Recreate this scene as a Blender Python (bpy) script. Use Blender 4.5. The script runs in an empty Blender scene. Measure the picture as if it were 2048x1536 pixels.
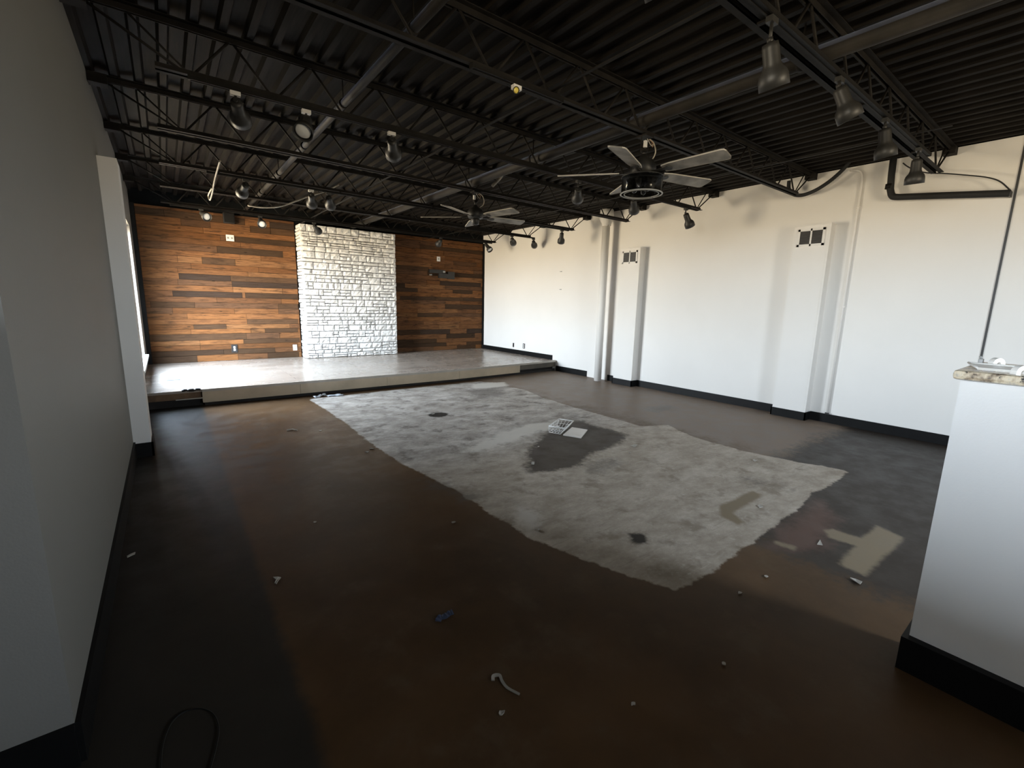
import bpy, bmesh, math, random
import numpy as np
from mathutils import Vector, Matrix

random.seed(7)
RNG = np.random.default_rng(11)
S = bpy.context.scene
COL = S.collection
PI = math.pi

# ------------------------------------------------------------------ camera
FPX, YAW, PITCH, ROLL = 898.7337, math.radians(37.46893), math.radians(10.13261), math.radians(1.35401)
CAM = Vector((0, 0, 1.4))
_f = Vector((math.sin(YAW) * math.cos(PITCH), math.cos(YAW) * math.cos(PITCH), -math.sin(PITCH)))
_r = Vector((math.cos(YAW), -math.sin(YAW), 0))
_u = _r.cross(_f)
RT = math.cos(ROLL) * _r + math.sin(ROLL) * _u
UP = -math.sin(ROLL) * _r + math.cos(ROLL) * _u
FW = _f


def ray(x, y):
    return RT * ((x - 1024) / FPX) + UP * ((768 - y) / FPX) + FW


def at(ax, val, x, y):
    d = ray(x, y)
    return CAM + d * ((val - CAM[ax]) / d[ax])


def fl(x, y, z=0.0):
    return at(2, z, x, y)


def px(p):
    v = Vector(p) - CAM
    k = FPX / v.dot(FW)
    return 1024 + k * v.dot(RT), 768 - k * v.dot(UP)


def x_on(y, z, u):
    """x of the point of the line (.., y, z) that the photo shows at column u"""
    lo, hi = -0.3, 6.6
    for _ in range(50):
        m = (lo + hi) / 2
        if px((m, y, z))[0] < u: lo = m
        else: hi = m
    return lo


cam = bpy.data.cameras.new('camera')
cam.sensor_fit = 'HORIZONTAL'; cam.sensor_width = 36; cam.lens = FPX * 36 / 2048
cam.clip_start = 0.02; cam.clip_end = 200
co = bpy.data.objects.new('camera', cam); COL.objects.link(co)
co.matrix_world = Matrix(((RT.x, UP.x, -FW.x, CAM.x), (RT.y, UP.y, -FW.y, CAM.y), (RT.z, UP.z, -FW.z, CAM.z), (0, 0, 0, 1)))
S.camera = co

# ------------------------------------------------------------------ materials
MATS = {}


def srgb(r, g, b):
    def c(v):
        v /= 255.0
        return v / 12.92 if v <= 0.04045 else ((v + 0.055) / 1.055) ** 2.4
    return (c(r), c(g), c(b), 1)


class N:
    """small node-tree helper"""
    def __init__(self, name):
        self.m = bpy.data.materials.new(name); self.m.use_nodes = True
        self.t = self.m.node_tree; self.t.nodes.clear()
        self.out = self.t.nodes.new('ShaderNodeOutputMaterial')

    def n(self, kind, **kw):
        nd = self.t.nodes.new('ShaderNode' + kind)
        for k, v in kw.items():
            if k in nd.inputs: nd.inputs[k].default_value = v
            else: setattr(nd, k, v)
        return nd

    def l(self, a, b): self.t.links.new(a, b)

    def bsdf(self, **kw):
        b = self.n('BsdfPrincipled')
        for k, v in kw.items(): b.inputs[k].default_value = v
        self.l(b.outputs[0], self.out.inputs[0])
        return b

    def coord(self, scale=(1, 1, 1), kind='Object', rot=(0, 0, 0)):
        tc = self.n('TexCoord'); mp = self.n('Mapping')
        mp.inputs['Scale'].default_value = scale; mp.inputs['Rotation'].default_value = rot
        self.l(tc.outputs[kind], mp.inputs[0])
        return mp.outputs[0]

    def noise(self, vec, scale, detail=4, rough=0.55):
        nz = self.n('TexNoise'); nz.inputs['Scale'].default_value = scale
        nz.inputs['Detail'].default_value = detail; nz.inputs['Roughness'].default_value = rough
        if vec is not None: self.l(vec, nz.inputs['Vector'])
        return nz.outputs['Fac']

    def ramp(self, fac, stops):
        r = self.n('ValToRGB'); e = r.color_ramp.elements
        while len(e) < len(stops): e.new(0.5)
        for i, (p, c) in enumerate(stops):
            e[i].position = p; e[i].color = c if len(c) == 4 else (*c, 1)
        self.l(fac, r.inputs[0])
        return r.outputs[0]

    def mix(self, fac, a, b, blend='MIX'):
        m = self.n('Mix', data_type='RGBA', blend_type=blend)
        for sock, v in ((m.inputs[0], fac), (m.inputs[6], a), (m.inputs[7], b)):
            if hasattr(v, 'links'): self.l(v, sock)
            else: sock.default_value = v
        return m.outputs[2]

    def math(self, op, a, b=0.0, clamp=False):
        m = self.n('Math', operation=op); m.use_clamp = clamp
        for i, v in enumerate((a, b)):
            if hasattr(v, 'links'): self.l(v, m.inputs[i])
            else: m.inputs[i].default_value = v
        return m.outputs[0]

    def mapr(self, v, a, b, c=0.0, d=1.0, smooth=True):
        m = self.n('MapRange'); m.interpolation_type = 'SMOOTHSTEP' if smooth else 'LINEAR'
        self.l(v, m.inputs[0])
        for i, q in enumerate((a, b, c, d)): m.inputs[i + 1].default_value = q
        return m.outputs[0]

    def attr(self, name):
        a = self.n('Attribute', attribute_name=name)
        return a

    def bump(self, h, strength, dist=0.01):
        b = self.n('Bump'); b.inputs['Strength'].default_value = strength; b.inputs['Distance'].default_value = dist
        self.l(h, b.inputs['Height'])
        return b.outputs[0]


def plain(name, col, rough=0.6, metal=0.0, var=0.12, vscale=6.0, bump=0.0, bscale=60, spec=0.5):
    if name in MATS: return MATS[name]
    s = N(name); b = s.bsdf(Roughness=rough, Metallic=metal)
    b.inputs['Specular IOR Level'].default_value = spec
    v = s.coord()
    f = s.noise(v, vscale, 5)
    lo = tuple(max(0, c * (1 - var)) for c in col[:3]); hi = tuple(min(1, c * (1 + var)) for c in col[:3])
    s.l(s.ramp(f, [(0.3, lo), (0.7, hi)]), b.inputs['Base Color'])
    if bump: s.l(s.bump(s.noise(v, bscale, 3), bump), b.inputs['Normal'])
    MATS[name] = s.m
    return s.m


M_WALL = plain('white_wall_paint', (0.74, 0.715, 0.675), 0.62, var=0.03, vscale=0.9, bump=0.06, bscale=140, spec=0.35)
M_BLOCKER = plain('dark_blocker_paint', (0.10, 0.095, 0.09), 0.6, var=0.1, vscale=1.2)  # dark so the added blocker wall reflects little onto the bar
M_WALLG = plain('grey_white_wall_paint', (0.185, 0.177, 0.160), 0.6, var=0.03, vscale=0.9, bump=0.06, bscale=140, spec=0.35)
M_WALLB = plain('white_bar_paint', (0.74, 0.725, 0.70), 0.55, var=0.02, vscale=1.5, bump=0.05, bscale=140, spec=0.35)
M_BLACKPAINT = plain('black_wall_paint', (0.0045, 0.0048, 0.0048), 0.7, var=0.3, spec=0.08)
M_BASE = plain('black_baseboard_paint', (0.0055, 0.0055, 0.0055), 0.5, var=0.2, spec=0.15)
M_STEEL = plain('black_painted_steel', (0.015, 0.013, 0.011), 0.65, var=0.35, vscale=9, spec=0.12)
M_TRACK = plain('black_track_enamel', (0.011, 0.010, 0.009), 0.6, var=0.2, spec=0.12)
M_HEAD = plain('black_lamp_enamel', (0.022, 0.021, 0.019), 0.5, var=0.25, vscale=14)
M_PIPE = plain('black_painted_pipe', (0.02, 0.0175, 0.0145), 0.65, var=0.35, vscale=5, spec=0.2)
M_FOAM = plain('black_pipe_insulation', (0.010, 0.010, 0.010), 0.75, var=0.3)
M_CABLE = plain('pale_cable_jacket', (0.42, 0.38, 0.31), 0.6, var=0.25, vscale=8)
M_WHITE = plain('white_plastic', (0.72, 0.70, 0.66), 0.35, var=0.05)
M_GREYP = plain('grey_plastic', (0.28, 0.28, 0.27), 0.4, var=0.1)
M_DARKP = plain('dark_plastic', (0.015, 0.014, 0.013), 0.45, var=0.2)
M_LENS = plain('frosted_lamp_lens', (0.78, 0.78, 0.76), 0.25, var=0.05)
M_AMBER = plain('yellow_lamp_lens', (0.75, 0.6, 0.12), 0.2, var=0.05)
M_COPPER = plain('bare_copper_wire', (0.55, 0.33, 0.2), 0.4, 0.6, var=0.3)
M_BLADE = plain('dusty_dark_blade', (0.20, 0.19, 0.17), 0.6, var=0.6, vscale=5)
M_DUST = plain('pale_blade_edge', (0.45, 0.42, 0.37), 0.8, var=0.15)
M_ALU = plain('window_aluminium', (0.04, 0.06, 0.05), 0.4, 0.3, var=0.1)
M_SILL = plain('white_window_sill', (0.72, 0.74, 0.72), 0.5, var=0.04)
M_PAPER = plain('white_paper_scrap', (0.42, 0.385, 0.33), 0.8, var=0.15, vscale=20)
M_TILE = plain('white_ceramic_tile', (0.62, 0.58, 0.53), 0.3, var=0.04)
M_BLUE = plain('blue_tape', (0.05, 0.066, 0.12), 0.6, var=0.2)
M_FILM = plain('clear_film_scrap', (0.55, 0.58, 0.6), 0.12, var=0.15)
M_FACE = plain('beige_stage_board', (0.5, 0.405, 0.285), 0.55, var=0.14, vscale=3)
M_FACE2 = plain('dark_stage_board', (0.09, 0.075, 0.055), 0.55, var=0.25, vscale=4)
M_NOSE = plain('stage_nosing', (0.42, 0.38, 0.33), 0.4, var=0.12)
M_DARK = plain('dark_void_timber', (0.012, 0.009, 0.007), 0.8, var=0.4)
M_RAWWOOD = plain('raw_torn_timber', (0.16, 0.095, 0.05), 0.8, var=0.4, vscale=8)
M_VENT = plain('vent_dark_louver', (0.09, 0.085, 0.08), 0.6, var=0.1)
M_GLASSY = plain('smoked_glass', (0.02, 0.02, 0.02), 0.1, var=0.1)


def make_window_glass():
    s = N('window_glass')
    t = s.n('BsdfTransparent'); t.inputs[0].default_value = (0.94, 0.97, 0.95, 1)
    g = s.n('BsdfGlossy'); g.inputs['Roughness'].default_value = 0.02
    w = s.noise(s.coord((3, 3, 3)), 2.0)
    mx = s.n('MixShader'); s.l(s.math('MULTIPLY', w, 0.12), mx.inputs[0])
    s.l(t.outputs[0], mx.inputs[1]); s.l(g.outputs[0], mx.inputs[2]); s.l(mx.outputs[0], s.out.inputs[0])
    return s.m


M_GLASS = make_window_glass()


def make_smoked():
    s = N('smoked_clear_glass')
    t = s.n('BsdfTransparent'); t.inputs[0].default_value = (0.45, 0.45, 0.44, 1)
    g = s.n('BsdfGlossy'); g.inputs['Roughness'].default_value = 0.08; g.inputs[0].default_value = (0.7, 0.7, 0.7, 1)
    fr = s.n('LayerWeight'); fr.inputs[0].default_value = 0.35
    nz = s.noise(s.coord(), 8)
    fac = s.math('ADD', s.math('MULTIPLY', fr.outputs['Facing'], 0.5), s.math('MULTIPLY', nz, 0.12))
    mx = s.n('MixShader'); s.l(fac, mx.inputs[0])
    s.l(t.outputs[0], mx.inputs[1]); s.l(g.outputs[0], mx.inputs[2]); s.l(mx.outputs[0], s.out.inputs[0])
    return s.m


M_SMOKED = make_smoked()


def make_deck():
    s = N('black_painted_deck'); b = s.bsdf(Roughness=0.6)
    v = s.coord()
    f = s.noise(v, 1.6, 6, 0.6); g = s.noise(s.coord((18, 1.2, 18)), 3, 4)
    c = s.ramp(f, [(0.25, (0.005, 0.0042, 0.0036)), (0.75, (0.0105, 0.009, 0.0078))])
    c = s.mix(s.mapr(g, 0.35, 0.75), c, (0.017, 0.014, 0.0115, 1))
    s.l(c, b.inputs['Base Color'])
    b.inputs['Specular IOR Level'].default_value = 0.06
    return s.m


def make_planks():
    s = N('reclaimed_plank_wood'); b = s.bsdf(Roughness=0.72); b.inputs['Specular IOR Level'].default_value = 0.08
    a = s.attr('tint')
    g = s.noise(s.coord((1.0, 4, 34)), 3.4, 9, 0.72)
    g2 = s.noise(s.coord((1.6, 4, 9)), 2.4, 7, 0.65)
    c = s.mix(s.mapr(g, 0.40, 0.68, 0, 0.8), a.outputs['Color'], (0.022, 0.012, 0.007, 1))
    c = s.mix(s.mapr(g2, 0.50, 0.68, 0, 0.75), c, (0.03, 0.017, 0.010, 1))
    kn = s.n('TexVoronoi'); kn.inputs['Scale'].default_value = 1.0; s.l(s.coord((2.6, 1, 8)), kn.inputs['Vector'])
    c = s.mix(s.mapr(kn.outputs['Distance'], 0.10, 0.05, 0, 0.8), c, (0.014, 0.008, 0.005, 1))
    g3 = s.noise(s.coord((1.4, 4, 12)), 2.7, 6, 0.7)
    c = s.mix(s.mapr(g3, 0.6, 0.8, 0, 0.22), c, (0.36, 0.2, 0.09, 1))
    s.l(c, b.inputs['Base Color'])
    s.l(s.bump(g, 0.35, 0.004), b.inputs['Normal'])
    return s.m


def make_stone():
    s = N('white_painted_stone'); b = s.bsdf(Roughness=0.7)
    v = s.coord()
    f = s.noise(v, 9, 6, 0.65); f2 = s.noise(v, 38, 6, 0.7)
    s.l(s.ramp(f, [(0.3, (0.60, 0.585, 0.555)), (0.65, (0.84, 0.825, 0.79))]), b.inputs['Base Color'])
    h = s.math('ADD', f, s.math('MULTIPLY', f2, 0.5))
    s.l(s.bump(h, 1.0, 0.022), b.inputs['Normal'])
    return s.m


def make_stage_floor():
    s = N('stage_vinyl_planks'); b = s.bsdf(Roughness=0.33)
    b.inputs['Specular IOR Level'].default_value = 0.5
    br = s.n('TexBrick'); br.offset = 0.37; br.squash = 1.0
    for k, v in (('Scale', 1.0), ('Brick Width', 1.2), ('Row Height', 0.15), ('Mortar Size', 0.0018), ('Mortar Smooth', 0.1), ('Bias', 0.0)):
        br.inputs[k].default_value = v
    br.inputs['Color1'].default_value = (0.25, 0.205, 0.165, 1); br.inputs['Color2'].default_value = (0.33, 0.275, 0.225, 1)
    br.inputs['Mortar'].default_value = (0.09, 0.07, 0.055, 1)
    s.l(s.coord(), br.inputs['Vector'])
    g = s.noise(s.coord((1.5, 22, 1)), 2.5, 7, 0.65)
    c = s.mix(s.mapr(g, 0.35, 0.75, 0, 0.55), br.outputs['Color'], (0.42, 0.365, 0.31, 1))
    d = s.noise(s.coord((1, 1, 1)), 1.7, 6, 0.65)
    c = s.mix(s.mapr(d, 0.55, 0.8, 0, 0.3), c, (0.42, 0.385, 0.34, 1))
    s.l(c, b.inputs['Base Color'])
    s.l(s.mapr(d, 0.3, 0.7, 0.2, 0.32), b.inputs['Roughness'])
    return s.m


def make_granite():
    s = N('speckled_granite'); b = s.bsdf(Roughness=0.22)
    v = s.coord()
    f = s.noise(v, 26, 5, 0.6); f2 = s.noise(v, 60, 4, 0.6)
    c = s.ramp(f, [(0.36, (0.06, 0.045, 0.035)), (0.46, (0.42, 0.33, 0.23)), (0.56, (0.68, 0.58, 0.42)), (0.72, (0.36, 0.33, 0.3))])
    c = s.mix(s.mapr(f2, 0.58, 0.68), c, (0.03, 0.028, 0.026, 1))
    s.l(c, b.inputs['Base Color'])
    return s.m


def make_floor():
    s = N('stained_concrete_floor'); b = s.bsdf(Roughness=0.4)
    b.inputs['Specular IOR Level'].default_value = 0.15
    v = s.coord()
    n1 = s.noise(v, 0.9, 7, 0.62); n2 = s.noise(v, 4.5, 7, 0.65); n3 = s.noise(v, 22, 5, 0.6); n4 = s.noise(s.coord((1, 1.6, 1), rot=(0, 0, 0.6)), 2.8, 11, 0.78)

    def edge(name, amp, w):
        a = s.attr(name).outputs['Fac']
        j = s.math('MULTIPLY', s.math('SUBTRACT', n3, 0.5), amp)
        j2 = s.math('MULTIPLY', s.math('SUBTRACT', n2, 0.5), amp * 2.0)
        d = s.math('ADD', s.math('ADD', a, j), j2)
        return s.mapr(d, w, -w)
    # sealed brown-stained concrete
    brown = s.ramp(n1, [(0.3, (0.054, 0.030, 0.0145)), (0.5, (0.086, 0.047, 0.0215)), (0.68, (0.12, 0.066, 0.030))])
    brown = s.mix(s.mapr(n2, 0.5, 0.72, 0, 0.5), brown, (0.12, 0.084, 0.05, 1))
    rightz = s.ramp(n2, [(0.3, (0.135, 0.100, 0.075)), (0.7, (0.22, 0.165, 0.122))])
    c = s.mix(edge('d_right', 0.5, 0.35), brown, rightz)
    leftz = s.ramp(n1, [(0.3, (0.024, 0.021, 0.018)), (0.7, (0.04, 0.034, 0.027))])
    c = s.mix(edge('d_bar_dim', 0.25, 0.12), c, s.mix(n2, (0.020, 0.0155, 0.0125, 1), (0.042, 0.032, 0.025, 1)))  # darker by the bar: mostly light falloff in the colour, partly charcoal finish
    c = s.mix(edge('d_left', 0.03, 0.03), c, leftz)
    red = s.ramp(n2, [(0.3, (0.085, 0.045, 0.034)), (0.7, (0.11, 0.065, 0.05))])
    c = s.mix(edge('d_red', 0.12, 0.08), c, red)
    # bare patch
    patch = s.ramp(n4, [(0.3, (0.155, 0.133, 0.11)), (0.45, (0.31, 0.272, 0.232)), (0.56, (0.44, 0.395, 0.345)), (0.7, (0.64, 0.585, 0.52))])
    patch = s.mix(s.mapr(n2, 0.52, 0.68, 0, 0.75), patch, (0.11, 0.092, 0.075, 1))
    patch = s.mix(s.mapr(n3, 0.58, 0.7, 0, 0.45), patch, (0.6, 0.57, 0.52, 1))
    scr = s.noise(s.coord((1, 9, 1), rot=(0, 0, 0.5)), 2.6, 8, 0.75)
    patch = s.mix(s.mapr(scr, 0.58, 0.7, 0, 0.5), patch, (0.66, 0.62, 0.56, 1))
    patch = s.mix(s.mapr(scr, 0.44, 0.34, 0, 0.5), patch, (0.12, 0.108, 0.094, 1))
    warm = s.mix(s.mapr(s.attr('d_near').outputs['Fac'], 0.5, -0.5), patch, s.mix(0.35, patch, (0.46, 0.37, 0.26, 1)))
    m = edge('d_patch', 0.05, 0.012)
    c = s.mix(m, c, warm)
    c = s.mix(s.math('MULTIPLY', edge('d_dark', 0.14, 0.05), 0.92), c, s.mix(n2, (0.025, 0.019, 0.015, 1), (0.052, 0.040, 0.031, 1)))
    c = s.mix(s.math('MULTIPLY', edge('d_smudge', 0.3, 0.12), 0.6), c, (0.085, 0.075, 0.065, 1))
    c = s.mix(edge('d_black', 0.05, 0.02), c, (0.028, 0.024, 0.020, 1))
    c = s.mix(s.math('MULTIPLY', edge('d_pale', 0.12, 0.05), 0.85), c, s.mix(n2, (0.5, 0.46, 0.4, 1), (0.7, 0.65, 0.57, 1)))
    c = s.mix(edge('d_tan', 0.03, 0.02), c, s.mix(n2, (0.17, 0.132, 0.084, 1), (0.27, 0.212, 0.138, 1)))
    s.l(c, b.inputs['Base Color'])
    r = s.mapr(n2, 0.3, 0.7, 0.36, 0.52)
    r = s.math('ADD', r, s.math('MULTIPLY', m, 0.12))
    s.l(r, b.inputs['Roughness'])
    s.l(s.bump(n3, 0.12, 0.004), b.inputs['Normal'])
    return s.m


M_DECK = make_deck(); M_PLANK = make_planks(); M_STONE = make_stone(); M_STAGE = make_stage_floor()
M_GRANITE = make_granite(); M_FLOOR = make_floor()
M_JOINT_SHADE = plain('stone_joint_shade', (0.07, 0.066, 0.06), 0.9, var=0.2, vscale=12)  # joints share the white paint; shade between stones put into the colour

# ------------------------------------------------------------------ mesh helpers
class MB:
    def __init__(self):
        self.v = []; self.f = []; self.c = []; self.sm = []

    def add(self, vs, fs, col=None, smooth=False):
        o = len(self.v); self.v += [tuple(p) for p in vs]
        self.f += [tuple(i + o for i in q) for q in fs]
        self.c += [col] * len(fs); self.sm += [smooth] * len(fs)
        return self

    def box(self, lo, hi, col=None, rot=None, pivot=None):
        x0, y0, z0 = lo; x1, y1, z1 = hi
        vs = [Vector(p) for p in ((x0, y0, z0), (x1, y0, z0), (x1, y1, z0), (x0, y1, z0), (x0, y0, z1), (x1, y0, z1), (x1, y1, z1), (x0, y1, z1))]
        if rot is not None:
            pv = Vector(pivot) if pivot is not None else sum(vs, Vector()) / 8
            vs = [pv + rot @ (p - pv) for p in vs]
        return self.add(vs, [(0, 3, 2, 1), (4, 5, 6, 7), (0, 1, 5, 4), (1, 2, 6, 5), (2, 3, 7, 6), (3, 0, 4, 7)], col)

    def bevbox(self, lo, hi, b):
        bm = bmesh.new(); bmesh.ops.create_cube(bm, size=1)
        for q in bm.verts: q.co = Vector([lo[i] + (q.co[i] + 0.5) * (hi[i] - lo[i]) for i in range(3)])
        bmesh.ops.bevel(bm, geom=bm.edges[:], offset=b, segments=2, affect='EDGES', profile=0.6)
        bm.verts.index_update()
        self.add([q.co.copy() for q in bm.verts], [[q.index for q in f.verts] for f in bm.faces]); bm.free()
        return self

    @staticmethod
    def frame(d):
        d = Vector(d).normalized(); a = Vector((0, 0, 1)) if abs(d.z) < 0.9 else Vector((1, 0, 0))
        u = d.cross(a).normalized(); w = d.cross(u).normalized()
        return d, u, w

    def lathe(self, p0, axis, prof, n=20, smooth=True, caps=True):
        d, u, w = self.frame(axis); vs = []; fs = []
        for t, r in prof:
            for k in range(n):
                a = 2 * PI * k / n
                vs.append(Vector(p0) + d * t + u * (r * math.cos(a)) + w * (r * math.sin(a)))
        for i in range(len(prof) - 1):
            for k in range(n):
                q = (k + 1) % n
                fs.append((i * n + k, i * n + q, (i + 1) * n + q, (i + 1) * n + k))
        self.add(vs, fs, None, smooth)
        if caps:
            o = len(self.v) - len(vs)
            for ring, rev in ((0, False), (len(prof) - 1, True)):
                if prof[ring][1] > 1e-5:
                    idx = [o + ring * n + k for k in range(n)]
                    self.f.append(tuple(reversed(idx)) if not rev else tuple(idx)); self.c.append(None); self.sm.append(False)
        return self

    def cyl(self, a, b, r, n=12, r1=None):
        a = Vector(a); b = Vector(b)
        return self.lathe(a, b - a, [(0, r), ((b - a).length, r if r1 is None else r1)], n)

    def tube(self, pts, r, n=8):
        pts = [Vector(p) for p in pts]; vs = []; fs = []; last = None
        for i, p in enumerate(pts):
            t = (pts[min(i + 1, len(pts) - 1)] - pts[max(i - 1, 0)]).normalized()
            if last is None: _, u, w = self.frame(t)
            else:
                u = (last - t * last.dot(t)).normalized(); w = t.cross(u)
            last = u
            for k in range(n):
                a = 2 * PI * k / n
                vs.append(p + u * (r * math.cos(a)) + w * (r * math.sin(a)))
        for i in range(len(pts) - 1):
            for k in range(n):
                q = (k + 1) % n
                fs.append((i * n + k, i * n + q, (i + 1) * n + q, (i + 1) * n + k))
        fs.append(tuple(range(n))); fs.append(tuple((len(pts) - 1) * n + k for k in range(n)))
        return self.add(vs, fs, None, True)

    def prism(self, poly, z0, z1):
        n = len(poly)
        vs = [(p[0], p[1], z0) for p in poly] + [(p[0], p[1], z1) for p in poly]
        fs = [tuple(reversed(range(n))), tuple(range(n, 2 * n))] + [(i, (i + 1) % n, n + (i + 1) % n, n + i) for i in range(n)]
        return self.add(vs, fs)

    def build(self, name, m, parent=None):
        me = bpy.data.meshes.new(name)
        og = ORG.get(parent.name, Vector()) if parent is not None else Vector()
        me.from_pydata([(p[0] - og.x, p[1] - og.y, p[2] - og.z) for p in self.v], [], self.f)
        me.materials.append(m)
        me.polygons.foreach_set('use_smooth', self.sm)
        if any(c is not None for c in self.c):
            at_ = me.color_attributes.new('tint', 'FLOAT_COLOR', 'CORNER')
            k = 0
            for i, p in enumerate(me.polygons):
                c = self.c[i] or (0.1, 0.1, 0.1, 1)
                for _ in p.loop_indices:
                    at_.data[k].color = c; k += 1
        bm = bmesh.new(); bm.from_mesh(me); bmesh.ops.recalc_face_normals(bm, faces=bm.faces[:]); bm.to_mesh(me); bm.free()
        o = bpy.data.objects.new(name, me); COL.objects.link(o)
        if parent is not None:
            o.parent = parent; ORG[o.name] = og
        return o


ORG = {}


def tag(o, label, cat, group=None, kind=None):
    o['label'] = label; o['category'] = cat
    if group: o['group'] = group
    o['kind'] = kind or 'thing'
    return o


def thing(name, loc, label, cat, group=None):
    o = bpy.data.objects.new(name, None); COL.objects.link(o)
    o.location = loc; o.empty_display_size = 0.05; ORG[o.name] = Vector(loc)
    return tag(o, label, cat, group)


def struct(o, label=None, cat=None):
    o['kind'] = 'structure'
    if label: o['label'] = label; o['category'] = cat
    return o


def smooth_path(pts, n=6):
    pts = [Vector(p) for p in pts]; out = []
    P = [2 * pts[0] - pts[1]] + pts + [2 * pts[-1] - pts[-2]]
    for i in range(1, len(P) - 2):
        for k in range(n):
            t = k / n
            a, b, c, d = P[i - 1], P[i], P[i + 1], P[i + 2]
            out.append(0.5 * ((2 * b) + (c - a) * t + (2 * a - 5 * b + 4 * c - d) * t * t + (3 * b - a - 3 * c + d) * t ** 3))
    out.append(pts[-1])
    return out


# ------------------------------------------------------------------ room measures
XL, XR = -0.325, 6.60          # left and right wall planes
YB = 9.95                      # back wall
YW = 1.68                      # where the left wall ends, beside the camera
ZD = 3.08                      # underside of the roof deck
XO, YO = -3.2, -3.0            # rear-left bay: outer wall and front wall
ZS = 0.22                      # stage height
YS = 6.92                      # stage front
TH = 0.16

# ------------------------------------------------------------------ floor
def poly_sd(px_, py_, poly):
    """signed distance to a polygon (negative inside)"""
    poly = np.array(poly, float); d = np.full(px_.shape, 1e9); s = np.ones(px_.shape)
    n = len(poly)
    for i in range(n):
        a = poly[i]; b = poly[i - 1]
        ex, ey = b - a
        wx, wy = px_ - a[0], py_ - a[1]
        t = np.clip((wx * ex + wy * ey) / (ex * ex + ey * ey + 1e-12), 0, 1)
        d = np.minimum(d, (wx - ex * t) ** 2 + (wy - ey * t) ** 2)
        c1 = py_ >= a[1]; c2 = py_ < b[1]; c3 = ex * wy > ey * wx
        flip = (c1 & c2 & c3) | (~c1 & ~c2 & ~c3)
        s = np.where(flip, -s, s)
    return s * np.sqrt(d)


def pxpoly(*pts): return [tuple(fl(*p)[:2]) for p in pts]


def build_floor():
    gx = np.concatenate([[XO], np.linspace(XL - 0.2, XR, 341)])
    gy = np.concatenate([[YO], np.linspace(-0.3, 7.1, 361), [YB]])
    X, Y = np.meshgrid(gx, gy)
    nx, ny = len(gx), len(gy)
    x, y = X.ravel(), Y.ravel()
    verts = np.stack([x, y, np.zeros_like(x)], 1)
    i = np.arange(nx - 1)[None, :] + nx * np.arange(ny - 1)[:, None]
    faces = np.stack([i, i + 1, i + 1 + nx, i + nx], -1).reshape(-1, 4)
    me = bpy.data.meshes.new('floor'); me.from_pydata(verts.tolist(), [], faces.tolist())
    far = lambda: np.full(x.shape, 9.0)
    patch = pxpoly((620, 800), (640, 812), (690, 845), (740, 885), (800, 925), (850, 950), (920, 985), (1000, 1040), (1060, 1075), (1130, 1105), (1210, 1135), (1350, 1180), (1400, 1160), (1470, 1110), (1530, 1065), (1600, 1015), (1622, 985), (1642, 980), (1698, 945), (1690, 940), (1600, 925), (1500, 905), (1390, 875), (1335, 850), (1280, 852), (1150, 815), (1085, 795), (1050, 780)) + [(4.55, 6.45), (4.4, 6.72), (3.4, 6.74), (1.55, 6.7)]
    A = {}
    A['d_patch'] = poly_sd(x, y, patch)
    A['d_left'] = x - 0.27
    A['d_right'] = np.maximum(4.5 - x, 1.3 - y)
    A['d_bar_dim'] = np.maximum(2.75 - x, y - 1.75)
    A['d_near'] = y - 3.3
    A['d_red'] = poly_sd(x, y, pxpoly((1560, 1055), (1640, 1000), (1680, 1040), (1640, 1100), (1600, 1100), (1545, 1095)))
    A['d_dark'] = poly_sd(x, y, pxpoly((1085, 870), (1120, 845), (1160, 842), (1255, 870), (1240, 885), (1180, 912), (1150, 935), (1060, 945), (1050, 910), (1070, 885)))
    A['d_black'] = np.minimum(np.sqrt(((x - 2.62) / 1.0) ** 2 + ((y - 4.93) / 0.9) ** 2) - 0.13, poly_sd(x, y, pxpoly((1255, 1066), (1290, 1066), (1296, 1088), (1262, 1090))))
    A['d_smudge'] = np.minimum.reduce([poly_sd(x, y, pxpoly(*q)) for q in (
        ((1120, 838), (1150, 828), (1160, 840), (1130, 845)), ((930, 780), (1000, 775), (1010, 790), (960, 797)),
        ((1175, 930), (1225, 920), (1240, 935), (1190, 945)), ((1500, 960), (1560, 968), (1560, 975), (1500, 968)),
        ((1300, 815), (1340, 812), (1345, 820), (1310, 824)), ((860, 960), (960, 990), (940, 1000), (850, 975)))])
    A['d_pale'] = np.minimum.reduce([poly_sd(x, y, pxpoly(*q)) for q in (
        ((925, 905), (960, 885), (1000, 868), (1050, 850), (1100, 845), (1110, 855), (1060, 870), (1000, 890), (960, 903)),
        ((1035, 1015), (1080, 1026), (1075, 1050), (1060, 1062), (1030, 1040)), ((940, 768), (1010, 764), (1015, 772), (950, 778)))])
    A['d_tan'] = np.minimum.reduce([poly_sd(x, y, pxpoly(*q)) for q in (
        ((1650, 1062), (1664, 1058), (1722, 1076), (1755, 1052), (1805, 1075), (1780, 1105), (1730, 1152), (1676, 1128), (1712, 1092), (1660, 1076)),
        ((1505, 982), (1525, 990), (1465, 1025), (1490, 1045), (1475, 1050), (1440, 1030), (1440, 1012)),
        ((1548, 1080), (1592, 1094), (1588, 1100), (1548, 1087)))])
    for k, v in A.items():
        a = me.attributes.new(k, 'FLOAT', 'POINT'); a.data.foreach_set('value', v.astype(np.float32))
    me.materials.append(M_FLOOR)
    o = bpy.data.objects.new('floor', me); COL.objects.link(o)
    return struct(o, 'stained concrete floor with a bare grey patch in the middle', 'floor')


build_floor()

# ------------------------------------------------------------------ walls
WIN1 = (7.15, 9.12, 0.47, 2.42)       # y0, y1, z0, z1 on the left wall, over the stage
WIN2 = (-0.5, 1.5, 1.55, 2.55)         # y0, y1, z0, z1 on the rear-left bay wall


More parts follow.
